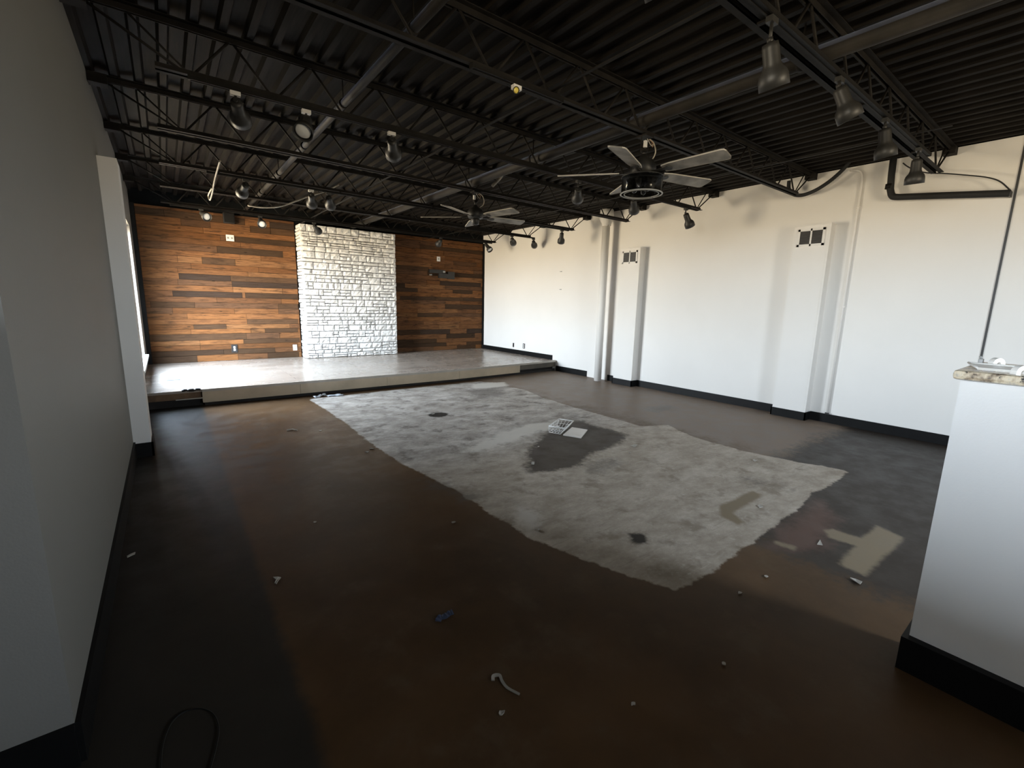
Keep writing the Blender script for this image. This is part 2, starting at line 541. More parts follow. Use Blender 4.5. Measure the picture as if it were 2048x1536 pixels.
def wall_with_hole(x0, x1, y0, y1, z1, win):
    b = MB(); a, c, s, h = win
    b.box((x0, y0, 0), (x1, a, z1)); b.box((x0, c, 0), (x1, y1, z1))
    b.box((x0, a, 0), (x1, c, s)); b.box((x0, a, h), (x1, c, z1))
    return b


b = wall_with_hole(XL - TH, XL, YW, YB, ZD + 0.1, WIN1)
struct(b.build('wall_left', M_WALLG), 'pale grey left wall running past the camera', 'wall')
b = MB(); b.box((XL, 4.95, 0), (-0.205, 5.25, 2.46)); struct(b.build('wall_pier', M_WALL), 'white pier standing against the left wall before the stage', 'pier')
b = MB(); b.box((XO - TH, YW, 0), (XL - TH, YW + TH, ZD + 0.1)); struct(b.build('wall_left_return', M_WALL), 'white wall face turning away to the left at the camera', 'wall')
b = wall_with_hole(XO - TH, XO, YO - TH, YW, ZD + 0.1, WIN2)
struct(b.build('wall_outer', M_WALL))
WIN3 = (2.7, 3.8, 1.25, 2.35)           # x0, x1, z0, z1 on the front wall behind the camera
b = MB(); b.box((XO, YO - TH, 0), (WIN3[0], YO, ZD + 0.1)); b.box((WIN3[1], YO - TH, 0), (XR, YO, ZD + 0.1)); b.box((WIN3[0], YO - TH, 0), (WIN3[1], YO, WIN3[2])); b.box((WIN3[0], YO - TH, WIN3[3]), (WIN3[1], YO, ZD + 0.1)); struct(b.build('wall_front', M_WALL))
b = MB(); b.box((-0.78, -2.2, 0), (-0.64, 1.52, 1.42)); b.box((-0.78, 1.52, 0), (-0.64, YW, ZD + 0.1)); struct(b.build('wall_light_blocker', M_BLOCKER), 'added dark grey half wall and stub blocking light, left of the camera', 'half wall')  # added out of view to keep window light off bar face and floor
b = MB(); b.box((XR, YO - TH, 0), (XR + TH, YB + TH, ZD)); struct(b.build('wall_right', M_WALL), 'long white right wall', 'wall')
b = MB(); b.box((XL - TH, YB, 0), (XR, YB + TH, ZD + 0.1)); struct(b.build('wall_back', M_BLACKPAINT), 'black painted back wall above the cladding', 'wall')

# dark vertical joint on the right wall by the bar
b = MB(); b.box((XR - 0.008, 0.722, 0.11), (XR, 0.740, ZD)); struct(b.build('trim_1', M_DARKP), 'thin dark vertical strip on the right wall above the bar', 'trim')
b = MB(); b.box((XR - 0.03, YB - 0.07, ZS + 0.1), (XR, YB, 2.88)); struct(b.build('trim_2', M_BASE), 'black corner strip between wood cladding and white right wall', 'trim')
b = MB(); b.box((XL, YB - 0.06, ZS), (XL + 0.06, YB, 2.88)); struct(b.build('trim_3', M_BASE), 'black corner strip at the left end of the wood cladding', 'trim')

# wall chases with vents
PIL = {}
for key, y0, y1, zt in (('far', 4.95, 5.36, 2.38), ('near', 2.19, 2.585, 2.44)):
    nm = 'vent_chase'
    lab = {'far': 'tall white boxed duct chase on right wall beside the round column', 'near': 'tall white boxed duct chase on right wall nearest the bar'}[key]
    t = thing(nm, (6.525, (y0 + y1) / 2, 0), lab, 'duct chase', 'boxed duct chases on the right wall')
    q = MB(); q.box((6.45, y0, 0), (XR, y1, zt)); q.build('box', M_WALL, t)
    q = MB(); q.box((6.437, y0 - 0.004, zt - 0.004), (XR, y1 + 0.004, zt + 0.006)); q.box((6.444, y0 - 0.006, 0.11), (6.452, y0 + 0.012, zt)); q.build('corner_bead', M_WALL, t)
    q = MB(); q.box((6.436, y0 - 0.014, 0), (6.45, y1 + 0.014, 0.105)); q.box((6.436, y0 - 0.014, 0), (XR, y0, 0.105)); q.box((6.436, y1, 0), (XR, y1 + 0.014, 0.105)); q.build('baseboard', M_BASE, t)
    # vent
    vt = thing('air_vent', (6.45, (y0 + y1) / 2, zt - 0.15), {'far': 'small white louvred air vent at the top of the far chase', 'near': 'white louvred air vent at the top of the near chase'}[key], 'air vent', 'air vents on the duct chases')
    ya, yb = y0 + 0.05, y1 - 0.045; za, zb = zt - 0.25, zt - 0.04
    q = MB(); fr = 0.026; xm = 6.438; m_ = (ya + yb) / 2
    q.box((xm, ya, za), (6.45, ya + fr, zb)); q.box((xm, yb - fr, za), (6.45, yb, zb)); q.box((xm, ya, za), (6.45, yb, za + fr)); q.box((xm, ya, zb - fr), (6.45, yb, zb)); q.box((xm, m_ - 0.009, za), (6.45, m_ + 0.009, zb))
    q.build('vent_frame', M_WHITE, vt)
    q = MB(); q.box((6.4475, ya + fr, za + fr), (6.4495, yb - fr, zb - fr)); q.build('duct_opening', M_DARKP, vt)
    for (c0, c1) in ((ya + fr, m_ - 0.009), (m_ + 0.009, yb - fr)):
        q = MB(); n = 9
        for k in range(n):
            zc = za + fr + (zb - za - 2 * fr) * (k + 0.5) / n
            q.box((6.441, c0, zc - 0.0012), (6.449, c1, zc + 0.0012), rot=Matrix.Rotation(0.55, 3, 'Y'))
        q.build('louver', M_VENT, vt)
    PIL[key] = (y0, y1)

# column
cx, cy, cr = 6.40, 5.69, 0.068
t = thing('round_column', (cx, cy, 0), 'slim round white steel column standing against the right wall', 'column')
q = MB(); q.lathe((cx, cy, 0), (0, 0, 1), [(0, cr), (2.86, cr)], 28); q.build('shaft', M_WALL, t)
q = MB(); prof = [(2.80, cr + 0.002), (2.86, cr + 0.02), (2.93, cr + 0.055), (2.99, cr + 0.06), (ZD, cr + 0.05)]
q.lathe((cx, cy, 0), (0, 0, 1), prof, 18)
q.v = [(x_ + random.uniform(-.012, .012), y_ + random.uniform(-.012, .012), z_) for x_, y_, z_ in q.v]
q.build('plaster_collar', M_WALL, t)
q = MB(); q.box((6.585, 5.95, 0), (XR, 6.14, 2.9)); struct(q.build('trim_4', M_WALL), 'flat white board on the right wall behind the round column', 'trim')

# baseboards
q = MB(); hb = 0.11
for ya, yb in ((YO, 2.176), (2.60, 4.936), (5.374, 5.62), (6.15, 7.05)):
    q.box((XR - 0.014, ya, 0), (XR, yb, hb))
struct(q.build('baseboard_right', M_BASE), 'black baseboard along the right wall at floor level', 'baseboard')
q = MB(); q.box((XR - 0.014, 7.19, ZS), (XR, YB - 0.03, ZS + 0.10)); struct(q.build('baseboard_stage', M_BASE), 'black baseboard on the right wall above the stage', 'baseboard')
q = MB(); q.box((XL, YW, 0), (XL + 0.014, 4.95, 0.14)); q.box((XL, 4.936, 0), (-0.19, 4.95, 0.125)); q.box((-0.205, 4.936, 0), (-0.19, 5.26, 0.125)); q.box((XL, 5.25, 0), (XL + 0.014, YS, 0.12))
struct(q.build('baseboard_left', M_BASE), 'black baseboard along the left wall and pier', 'baseboard')
q = MB(); q.box((XO, YW - 0.014, 0), (XL, YW, 0.14)); struct(q.build('baseboard_return', M_BASE))

# windows
def window(n, x_in, win, inward, label):
    y0, y1, z0, z1 = win
    xo = x_in - inward * 0.10
    w = bpy.data.objects.new('window_%d' % n, None); COL.objects.link(w); w.location = (xo, (y0 + y1) / 2, z0); ORG[w.name] = Vector(w.location)
    struct(w, label, 'window')
    q = MB(); f = 0.045; a, c = min(xo - 0.02, xo + 0.02), max(xo - 0.02, xo + 0.02)
    for ys in ([y0, y1 - f] + [y0 + (y1 - y0) * k / 2 - f / 2 for k in (1,)]): q.box((a, ys, z0), (c, ys + f, z1))
    for zs in (z0, z1 - f): q.box((a, y0, zs), (c, y1, zs + f))
    q.build('window_frame', M_ALU, w)
    q = MB(); q.box((xo - 0.003, y0 + f, z0 + f), (xo + 0.003, y1 - f, z1 - f)); q.build('pane', M_GLASS, w)
    q = MB()
    lo, hi = sorted((xo, x_in + inward * 0.05))
    q.box((lo, y0 - 0.03, z0 - 0.03), (hi, y1 + 0.03, z0 + 0.004)); q.build('window_sill', M_SILL, w)
    return w


window(1, XL, WIN1, 1, 'bright narrow-looking window on the left wall over the stage')
window(2, XO, WIN2, 1, 'wide window of the bay left of the camera')

w3 = bpy.data.objects.new('window_3', None); COL.objects.link(w3); w3.location = ((WIN3[0] + WIN3[1]) / 2, YO - 0.1, WIN3[2]); ORG[w3.name] = Vector(w3.location)
struct(w3, 'window in the front wall behind the camera', 'window')
q = MB(); f = 0.045
for a in (WIN3[0], WIN3[1] - f): q.box((a, YO - 0.12, WIN3[2]), (a + f, YO - 0.08, WIN3[3]))
for a in (WIN3[2], WIN3[3] - f): q.box((WIN3[0], YO - 0.12, a), (WIN3[1], YO - 0.08, a + f))
q.build('window_frame', M_ALU, w3)
q = MB(); q.box((WIN3[0] + f, YO - 0.103, WIN3[2] + f), (WIN3[1] - f, YO - 0.097, WIN3[3] - f)); q.build('pane', M_GLASS, w3)

# ------------------------------------------------------------------ ceiling deck
def build_deck():
    per = 0.152
    q = MB()

    def strip(x0, x1, y0, y1):
        pts = []
        x = x0
        while x < x1:
            for dx, dz in ((0, 0.0), (0.042, 0.0), (0.057, 0.038), (0.137, 0.038)):
                if x + dx <= x1: pts.append((x + dx, ZD + dz))
            x += per
        pts.append((x1, ZD))
        vs = [(px_, y0, pz) for px_, pz in pts] + [(px_, y1, pz) for px_, pz in pts]
        n = len(pts)
        q.add(vs, [(i, n + i, n + i + 1, i + 1) for i in range(n - 1)])
        q.box((x0, y0, ZD + 0.05), (x1, y1, ZD + 0.12))
    strip(XL - TH, XR + TH, YO - TH, YB + TH)
    strip(XO - TH, XL - TH, YO - TH, YW + TH)
    return struct(q.build('ceiling', M_DECK), 'black painted corrugated steel roof deck', 'ceiling')


build_deck()

# ------------------------------------------------------------------ bar joists
JY = [1.25 + 1.265 * k for k in range(7)] + [-0.015, -1.28]
JZ = 2.79
names = ['directly in front of the bar', 'carrying the near ceiling fan', 'between the two ceiling fans', 'carrying the far ceiling fan', 'just in front of the round column top', 'over the stage front edge', 'over the middle of the stage', 'overhead at the camera', 'behind the camera', 'tight against the black back wall']


def angle_pair(q, x0, x1, y, z, up):
    g, leg, th = 0.010, 0.038, 0.005
    s = 1 if up else -1
    for sd in (-1, 1):
        ya, yb = sorted((y + sd * g, y + sd * (g + leg)))
        za, zb = sorted((z, z + s * th))
        q.box((x0, ya, za), (x1, yb, zb))
        ya, yb = sorted((y + sd * g, y + sd * (g + th)))
        za, zb = sorted((z, z + s * leg))
        q.box((x0, ya, za), (x1, yb, zb))


for k, y in enumerate(JY):
    t = thing('bar_joist', ((XL + XR) / 2, y, JZ), 'black open-web steel bar joist ' + names[k], 'joist', 'roof bar joists')
    q = MB(); angle_pair(q, XL + 0.01, XR - 0.01, y, ZD - 0.004, False); q.build('top_chord', M_STEEL, t)
    q = MB(); angle_pair(q, 0.08, 6.2, y, JZ - 0.02, True); q.build('bottom_chord', M_STEEL, t)
    q = MB(); zb, zt = JZ + 0.0, ZD - 0.02
    xb = [0.25 + 0.49 * i for i in range(13)]
    pts = [(XL + 0.06, y, zt)]
    for i, xx in enumerate(xb):
        pts += [(xx - 0.02, y, zb), (xx + 0.02, y, zb)]
        pts.append((xx + 0.245, y, zt) if i < 12 else (XR - 0.06, y, zt))
    for a, c in zip(pts[:-1], pts[1:]): q.cyl(a, c, 0.0085, 7)
    q.cyl((6.13, y, zb), (6.36, y, zt), 0.007, 6); q.cyl((0.25, y, zb), (-0.05, y, zt), 0.007, 6)
    q.build('web', M_STEEL, t)
    for xa, xc in ((XL + 0.004, XL + 0.12), (XR - 0.12, XR - 0.004)):
        q = MB(); q.box((xa, y - 0.05, ZD - 0.075), (xc, y + 0.05, ZD - 0.003)); q.build('bearing_seat', M_STEEL, t)

# pipes running down the room under the deck
q = MB(); q.cyl((1.235, YO + 0.01, 2.905), (1.26, YB - 0.005, 2.905), 0.028, 14)
t = thing('ceiling_conduit', (1.245, 3.5, 2.9), 'slim black pipe running through the joists on the left side', 'pipe')
q.build('pipe', M_PIPE, t)
for y in JY[:7]:
    h = MB(); h.lathe((1.2457, y + 0.08, 2.905), (0, 1, 0), [(0, 0.034), (0.03, 0.034)], 14); h.cyl((1.2457, y + 0.095, 2.93), (1.2457, y + 0.095, ZD - 0.002), 0.005, 6); h.build('hanger', M_STEEL, t)
t = thing('ceiling_duct_pipe', (3.19, 3.5, 2.88), 'thick black pipe running through the joists above both ceiling fans', 'pipe')
q = MB(); q.cyl((3.19, YO + 0.01, 2.88), (3.19, YB - 0.005, 2.88), 0.05, 18); q.build('pipe', M_PIPE, t)
for y in JY[:7]:
    h = MB(); h.lathe((3.19, y + 0.10, 2.88), (0, 1, 0), [(0, 0.055), (0.03, 0.055)], 18); h.cyl((3.19, y + 0.115, 2.93), (3.19, y + 0.115, ZD - 0.002), 0.006, 6); h.build('hanger', M_STEEL, t)

# joist bridging: thin rods across the joists
for bx_ in (2.2, 4.9):
    q = MB(); q.box((bx_ - 0.012, JY[0] - 0.3, JZ + 0.022), (bx_ + 0.012, YB - 0.02, JZ + 0.028))
    tag(q.build('bridging_strap', M_STEEL), 'thin black bridging strap across the joists ' + ('left of the near ceiling fan' if bx_ < 3 else 'right of the near ceiling fan'), 'strap')

# ------------------------------------------------------------------ tracks and track heads
TRACKS = {
    'bar': (1.16, 2.735, 0.9, 5.35, 'black lighting track under the joist in front of the bar'),
    'fan': (3.72, 2.735, 0.25, 5.85, 'black lighting track under the joist between the two fans'),
    'column': (6.25, 2.735, 0.5, 6.0, 'black lighting track under the joist in front of the round column'),
    'edge': (7.52, 2.745, 4.6, 6.25, 'short black lighting track over the right half of the stage edge'),
    'stage': (8.79, 2.735, 0.2, 6.05, 'black lighting track over the stage nearest the back wall'),
    'mid': (2.47, 2.745, 1.55, 2.25, 'short black lighting track under the joist of the near fan'),
}
for nm, (y, z, x0, x1, lab) in TRACKS.items():
    t = thing('track_rail', ((x0 + x1) / 2, y, z), lab, 'lighting track', 'lighting tracks on the ceiling')
    q = MB(); q.box((x0, y - 0.018, z + 0.004), (x1, y + 0.018, z + 0.024)); q.box((x0, y - 0.018, z), (x1, y - 0.009, z + 0.005)); q.box((x0, y + 0.009, z), (x1, y + 0.018, z + 0.005)); q.build('rail', M_TRACK, t)
    for xa in (x0 - 0.012, x1):
        q = MB(); q.box((xa, y - 0.02, z - 0.002), (xa + 0.012, y + 0.02, z + 0.026)); q.build('end_cap', M_TRACK, t)
    q = MB()
    n = max(2, int((x1 - x0) / 1.2))
    for i in range(n + 1):
        xx = x0 + 0.1 + (x1 - x0 - 0.2) * i / n
        ty = min(JY, key=lambda j: abs(j - y))
        a, c = sorted((y, ty))
        q = MB(); q.box((xx - 0.012, a - 0.004, z + 0.024), (xx + 0.012, c + 0.004, JZ - 0.021)); q.build('mounting_clip', M_STEEL, t)


def track_head(track, u, lens, label, near=False, drop=0.03, L=0.19, white=False, lensmat=None, sc=1.0):
    """u: photo column of the mount; lens: photo position of the lamp face"""
    y, z = TRACKS[track][:2]
    x = x_on(y, z, u) if u > 60 else u
    S0 = Vector((x, y, z - 0.025 - drop))
    d = ray(*lens); t0 = (S0 - CAM).dot(d) / d.dot(d)
    near_pt = CAM + d * t0
    off = L * L * sc * sc - (near_pt - S0).length_squared
    if off > 0:
        near_pt = CAM + d * (t0 + (-1 if near else 1) * math.sqrt(off) / d.length)
    a = (near_pt - S0).normalized()
    if a.z > -0.35: a = Vector((a.x, a.y, -0.35 * max(0.4, math.hypot(a.x, a.y)))).normalized()
    t = thing('track_spotlight', (x, y, z), label, 'track light', 'track light heads on the ceiling')
    q = MB(); q.box((x - 0.03, y - 0.016, z - 0.026), (x + 0.03, y + 0.016, z - 0.0005)); q.build('track_adapter', M_WHITE if white else M_HEAD, t)
    q = MB(); q.cyl((x, y, z - 0.026), S0, 0.008, 8); q.lathe(S0 - a * 0.012, a, [(0, 0.014), (0.024, 0.014)], 12); q.build('stem', M_HEAD, t)
    k = sc
    q = MB()
    prof = [(0.008, 0.018), (0.012, 0.034), (0.03, 0.037), (0.095, 0.038), (0.115, 0.045), (0.135, 0.060), (0.155, 0.066), (0.20, 0.067), (0.20, 0.061), (0.178, 0.058)]
    q.lathe(S0, a, [(p * k, r * k) for p, r in prof], 24, caps=False); q.lathe(S0 + a * 0.006, a, [(0, 0.0), (0.003, 0.018)], 12, caps=False); q.build('housing', M_HEAD, t)
    q = MB(); q.lathe(S0 + a * 0.155 * k, a, [(0, 0.02 * k), (0.012 * k, 0.05 * k), (0.02 * k, 0.0575 * k), (0.028 * k, 0.045 * k), (0.033 * k, 0.02 * k), (0.034 * k, 0.0)], 24, caps=False); q.build('lamp_lens', lensmat or M_LENS, t)
    return t


track_head('fan', 612, (606, 264), 'black track light with a pale lens facing the camera, left ceiling', near=True, white=True)
track_head('fan', 783, (787, 303), 'black track light pointing straight down, second along the track between the fans', near=False, white=True)
track_head('fan', 470, (478, 192), 'black track light in the dark upper left, first along the track between the fans', near=False, white=True)
track_head('fan', 1157, (1155, 398), 'black track light seen just below the left blade of the near fan', near=False, drop=0.06)
track_head('fan', 1268, (1268, 421), 'black track light hanging directly below the near fan drum', near=False)
track_head('fan', 1372, (1380, 452), 'black track light silhouetted on the white wall at the right track end', near=False, drop=0.04)
track_head('mid', 1033, (1033, 166), 'small track light with a yellow lens under the near fan joist', near=True, drop=0.005, L=0.1, white=True, lensmat=M_AMBER, sc=0.3)
track_head('bar', 1545, (1549, 186), 'large grey-looking track light nearest the camera in front of the bar', near=False, drop=0.07, L=0.2)
track_head('bar', 1680, (1712, 268), 'second track light from the camera along the bar track', near=False, drop=0.02)
track_head('bar', 1772, (1772, 330), 'third track light from the camera along the bar track', near=False, drop=0.03)
track_head('bar', 1838, (1826, 383), 'black track light silhouetted on the white wall above the sloping pipe', near=False, drop=0.05)
track_head('bar', 1300, (1330, 0), 'track light at the top edge above the camera', near=False, drop=0.02)
track_head('column', 491, (484, 387), 'dark track light in front of the left pipe, first on the column track', near=False)
track_head('column', 622, (624, 409), 'black track light beside the white sagging cable, second on the column track', near=False, white=True)
track_head('column', 657, (661, 412), 'black track light right of the white sagging cable, third on the column track', near=False)
track_head('column', 1124, (1122, 484), 'black track light silhouetted on the white wall left of the round column', near=False, drop=0.02)
track_head('edge', 1024, (1027, 474), 'track light silhouetted in front of the white wall, left of two over the stage edge', near=False, drop=0.03)
track_head('edge', 1067, (1069, 478), 'track light silhouetted in front of the white wall, right of two over the stage edge', near=False, drop=0.03)
track_head('stage', 402, (414, 434), 'track light with a bright lens over the left end of the wood cladding', near=True)
track_head('stage', 520, (524, 449), 'track light with a bright lens left of the stone panel', near=True)
track_head('stage', 628, (637, 463), 'black track light in front of the upper left corner of the stone panel', near=False)
track_head('stage', 882, (876, 487), 'track light over the right half of the wood cladding', near=False)
track_head('stage', 972, (980, 500), 'black track light in the far right corner of the stage', near=True, drop=0.0)

# ------------------------------------------------------------------ ceiling fans
def ceiling_fan(cx, cy, zb, off, R, label, drum):
    t = thing('ceiling_fan', (cx, cy, zb), label, 'ceiling fan', 'five-bladed ceiling fans')
    q = MB(); q.box((cx - 0.05, cy - 0.05, JZ - 0.035), (cx + 0.05, cy + 0.05, JZ - 0.021)); q.box((cx - 0.045, cy - 0.004, JZ - 0.12), (cx - 0.04, cy + 0.004, JZ - 0.03)); q.box((cx + 0.04, cy - 0.004, JZ - 0.12), (cx + 0.045, cy + 0.004, JZ - 0.03))
    q.lathe((cx, cy, JZ - 0.15), (0, 0, 1), [(0, 0.012), (0.01, 0.03), (0.035, 0.035), (0.05, 0.02)], 14); q.build('hanger_bracket', M_STEEL, t)
    q = MB(); q.cyl((cx, cy, zb + 0.10), (cx, cy, JZ - 0.10), 0.0135, 12); q.build('downrod', M_HEAD, t)
    q = MB(); q.lathe((cx, cy, zb), (0, 0, 1), [(-0.035, 0.05), (-0.03, 0.085), (-0.005, 0.10), (0.02, 0.105), (0.05, 0.10), (0.085, 0.075), (0.10, 0.04), (0.13, 0.022)], 28); q.build('motor_housing', M_HEAD, t)
    for k in range(5):
        a = math.radians(off + 72 * k)
        ca, sa = math.cos(a), math.sin(a)
        tilt = math.radians(-13)

        def P(r, s, dz=0.0):
            return Vector((cx + r * ca - s * math.cos(tilt) * sa, cy + r * sa + s * math.cos(tilt) * ca, zb - 0.012 + s * math.sin(tilt) + dz))
        out = [(0.19, -0.045), (0.26, -0.058), (R - 0.03, -0.070), (R - 0.008, -0.064), (R, -0.045), (R, 0.045), (R - 0.008, 0.064), (R - 0.03, 0.070), (0.26, 0.058), (0.19, 0.045)]
        n = len(out); q = MB()
        vs = [P(r, s, -0.004) for r, s in out] + [P(r, s, 0.004) for r, s in out]
        q.add(vs, [tuple(range(n)), tuple(range(2 * n - 1, n - 1, -1))] + [(i, (i + 1) % n, n + (i + 1) % n, n + i) for i in range(n)])
        bl = q.build('blade', M_BLADE, t)
        # dust-covered pale edge band round the blade
        q = MB()
        for i in range(n):
            j = (i + 1) % n
            c = Vector((cx + 0.45 * ca, cy + 0.45 * sa, zb))
            p0, p1 = out[i], out[j]
            e = 0.0012
            q.add([P(p0[0], p0[1] * 1.012, -0.0048), P(p1[0], p1[1] * 1.012, -0.0048), P(p1[0], p1[1] * 1.012, 0.0048), P(p0[0], p0[1] * 1.012, 0.0048)], [(0, 1, 2, 3)])
        q.build('edge_banding', M_DUST, bl)
        q = MB(); q.box((0.08, -0.016, -0.006), (0.25, 0.016, 0.0))
        q.lathe((0.235, 0, -0.007), (0, 0, 1), [(0, 0.03), (0.007, 0.03)], 14)
        M = Matrix.Translation((cx, cy, zb - 0.016)) @ Matrix.Rotation(a, 4, 'Z') @ Matrix.Rotation(tilt, 4, 'X')
        q.v = [tuple(M @ Vector(p)) for p in q.v]; q.build('blade_arm', M_HEAD, bl)
    if drum:
        q = MB(); rr = 0.165
        q.lathe((cx, cy, zb - 0.175), (0, 0, 1), [(0, rr), (0.13, rr), (0.13, rr - 0.003), (0, rr - 0.003)], 40, caps=False); q.build('glass_drum', M_SMOKED, t)
        q = MB()
        for r_, z_, rt in ((rr + 0.002, zb - 0.178, 0.006), (rr - 0.026, zb - 0.178, 0.004), (rr + 0.002, zb - 0.047, 0.003)):
            q = MB(); pts = [(cx + r_ * math.cos(2 * PI * i / 48), cy + r_ * math.sin(2 * PI * i / 48), z_) for i in range(49)]
            q.tube(pts, rt, 8); q.build('drum_ring', M_GREYP if z_ < zb - 0.1 else M_HEAD, t)
        q = MB(); q.lathe((cx, cy, zb - 0.052), (0, 0, 1), [(0, rr), (0.006, rr), (0.022, 0.05)], 32); q.build('drum_plate', M_HEAD, t)
        for k in range(3):
            a = 2 * PI * k / 3 + 0.4
            q = MB(); q.lathe((cx + 0.06 * math.cos(a), cy + 0.06 * math.sin(a), zb - 0.06), (0, 0, -1), [(0, 0.018), (0.03, 0.018), (0.035, 0.014), (0.06, 0.022), (0.085, 0.026), (0.105, 0.018), (0.112, 0.0)], 16); q.build('bulb', M_GLASSY, t)
    else:
        q = MB(); q.lathe((cx, cy, zb - 0.11), (0, 0, 1), [(0, 0.02), (0.01, 0.045), (0.06, 0.055), (0.078, 0.05)], 22); q.build('switch_housing', M_HEAD, t)
    # loose wiring at the bracket
    wires = ([(0.05, 0, -0.03), (0.09, -0.02, -0.06), (0.11, -0.03, -0.12), (0.10, -0.02, -0.17), (0.06, -0.01, -0.20)], M_CABLE, 0.005), ([(0.02, -0.03, -0.05), (0.045, -0.05, -0.08), (0.03, -0.055, -0.11), (0.05, -0.03, -0.07)], M_COPPER, 0.003), ([(-0.01, -0.03, -0.05), (0.02, -0.05, -0.10), (0.045, -0.05, -0.085)], M_PAPER, 0.003)
    for pts, mm, r in wires:
        q = MB(); q.tube(smooth_path([(cx + p[0], cy + p[1], JZ + p[2]) for p in pts]), r, 8); q.build('loose_wire', mm, t)
    q = MB(); q.box((cx - 0.055, cy - 0.05, JZ - 0.125), (cx - 0.03, cy - 0.03, JZ - 0.075)); q.build('wire_connector', M_WHITE, t)


ceiling_fan(3.235, 2.515, 2.50, 58, 0.70, 'black five-bladed ceiling fan with glass drum, nearest the camera', True)
ceiling_fan(3.22, 5.045, 2.48, 64, 0.70, 'black five-bladed ceiling fan farther back, in front of the stage', False)

# ------------------------------------------------------------------ stage
FRONT = [(XL + 0.003, 6.93), (1.2, 6.92), (4.0, 6.90), (5.6, 6.99), (XR - 0.003, 7.07)]


def fy(x):
    for (a, ya), (c, yc) in zip(FRONT[:-1], FRONT[1:]):
        if x <= c: return ya + (yc - ya) * (x - a) / (c - a)
    return FRONT[-1][1]


t = thing('stage', (3.1, 8.4, 0), 'low wooden stage platform along the back wall', 'stage')
xs = [XL + 0.003, 1.2, 4.0, 5.6, XR - 0.003]
q = MB(); q.prism([(x, fy(x)) for x in xs] + [(XR - 0.003, YB - 0.003), (XL + 0.003, YB - 0.003)], ZS - 0.03, ZS); q.build('deck_boards', M_STAGE, t)


def face(x0, x1, z0, z1, d0, d1, m, nm, xsplit=(1.2, 4.0, 5.6)):
    q = MB(); ed = [x0] + [x for x in xsplit if x0 < x < x1] + [x1]
    for a, c in zip(ed[:-1], ed[1:]):
        q.prism([(a, fy(a) + d0), (c, fy(c) + d0), (c, fy(c) + d1), (a, fy(a) + d1)], z0, z1)
    return q.build(nm, m, t)


for a, c, m in ((0.28, 1.45, M_FACE), (1.453, 2.75, M_FACE), (2.753, 4.1, M_FACE), (4.103, 5.55, M_FACE)):
    face(a, c, 0.045, ZS - 0.031, 0.004, 0.018, m, 'fascia_board')
face(5.553, XR - 0.006, 0.09, ZS - 0.031, 0.010, 0.022, M_FACE2, 'fascia_board')
face(XL + 0.006, 0.276, 0.10, ZS - 0.031, 0.05, 0.08, M_RAWWOOD, 'torn_board')
face(0.28, XR - 0.006, ZS - 0.03, ZS + 0.004, -0.014, 0.0, M_NOSE, 'nosing')
face(XL + 0.006, XR - 0.006, 0.0, 0.19, 0.10, 0.13, M_DARK, 'frame')
face(0.30, XR - 0.006, 0.0, 0.042, 0.03, 0.06, M_DARK, 'toe_kick')
q = MB()
for k in range(10):
    x = 0.09 + 0.018 * k; q.box((x - 0.02, fy(x) - 0.006, ZS - 0.012 + 0.006 * math.sin(k)), (x + 0.016, fy(x) + 0.03, ZS + 0.010 + 0.008 * math.sin(k * 1.7)))
q.build('torn_edge', M_DARK, t)
q = MB(); p0, p1 = Vector((0.0, 6.90, 0.012)), Vector((0.28, 6.89, 0.012)); q.box((p0.x, 6.885, 0.085), (p1.x, 6.90, 0.097))
q.v = [(x_, y_ + 0.03, z_ + 0.02) for x_, y_, z_ in q.v]
tag(q.build('wood_stick', M_NOSE), 'pale thin wood strip hanging in the open left end of the stage front', 'stick')

q = MB(); a = fl(347, 758, ZS)
q.box((a.x - 0.075, a.y - 0.13, ZS), (a.x + 0.075, a.y + 0.13, ZS + 0.006)); t = tag(q.build('floor_register', plain('floor_register_grey', (0.10, 0.12, 0.14), 0.5)), 'grey floor register set in the stage boards near the window', 'floor register')

# ------------------------------------------------------------------ plank cladding
TAN = [(0.20, 0.085, 0.030), (0.17, 0.072, 0.026), (0.15, 0.063, 0.023), (0.215, 0.10, 0.040)]
MID = [(0.17, 0.076, 0.031), (0.14, 0.064, 0.028), (0.19, 0.083, 0.032), (0.12, 0.060, 0.030)]
DRK = [(0.055, 0.032, 0.018), (0.068, 0.038, 0.02), (0.045, 0.029, 0.02), (0.08, 0.043, 0.022)]


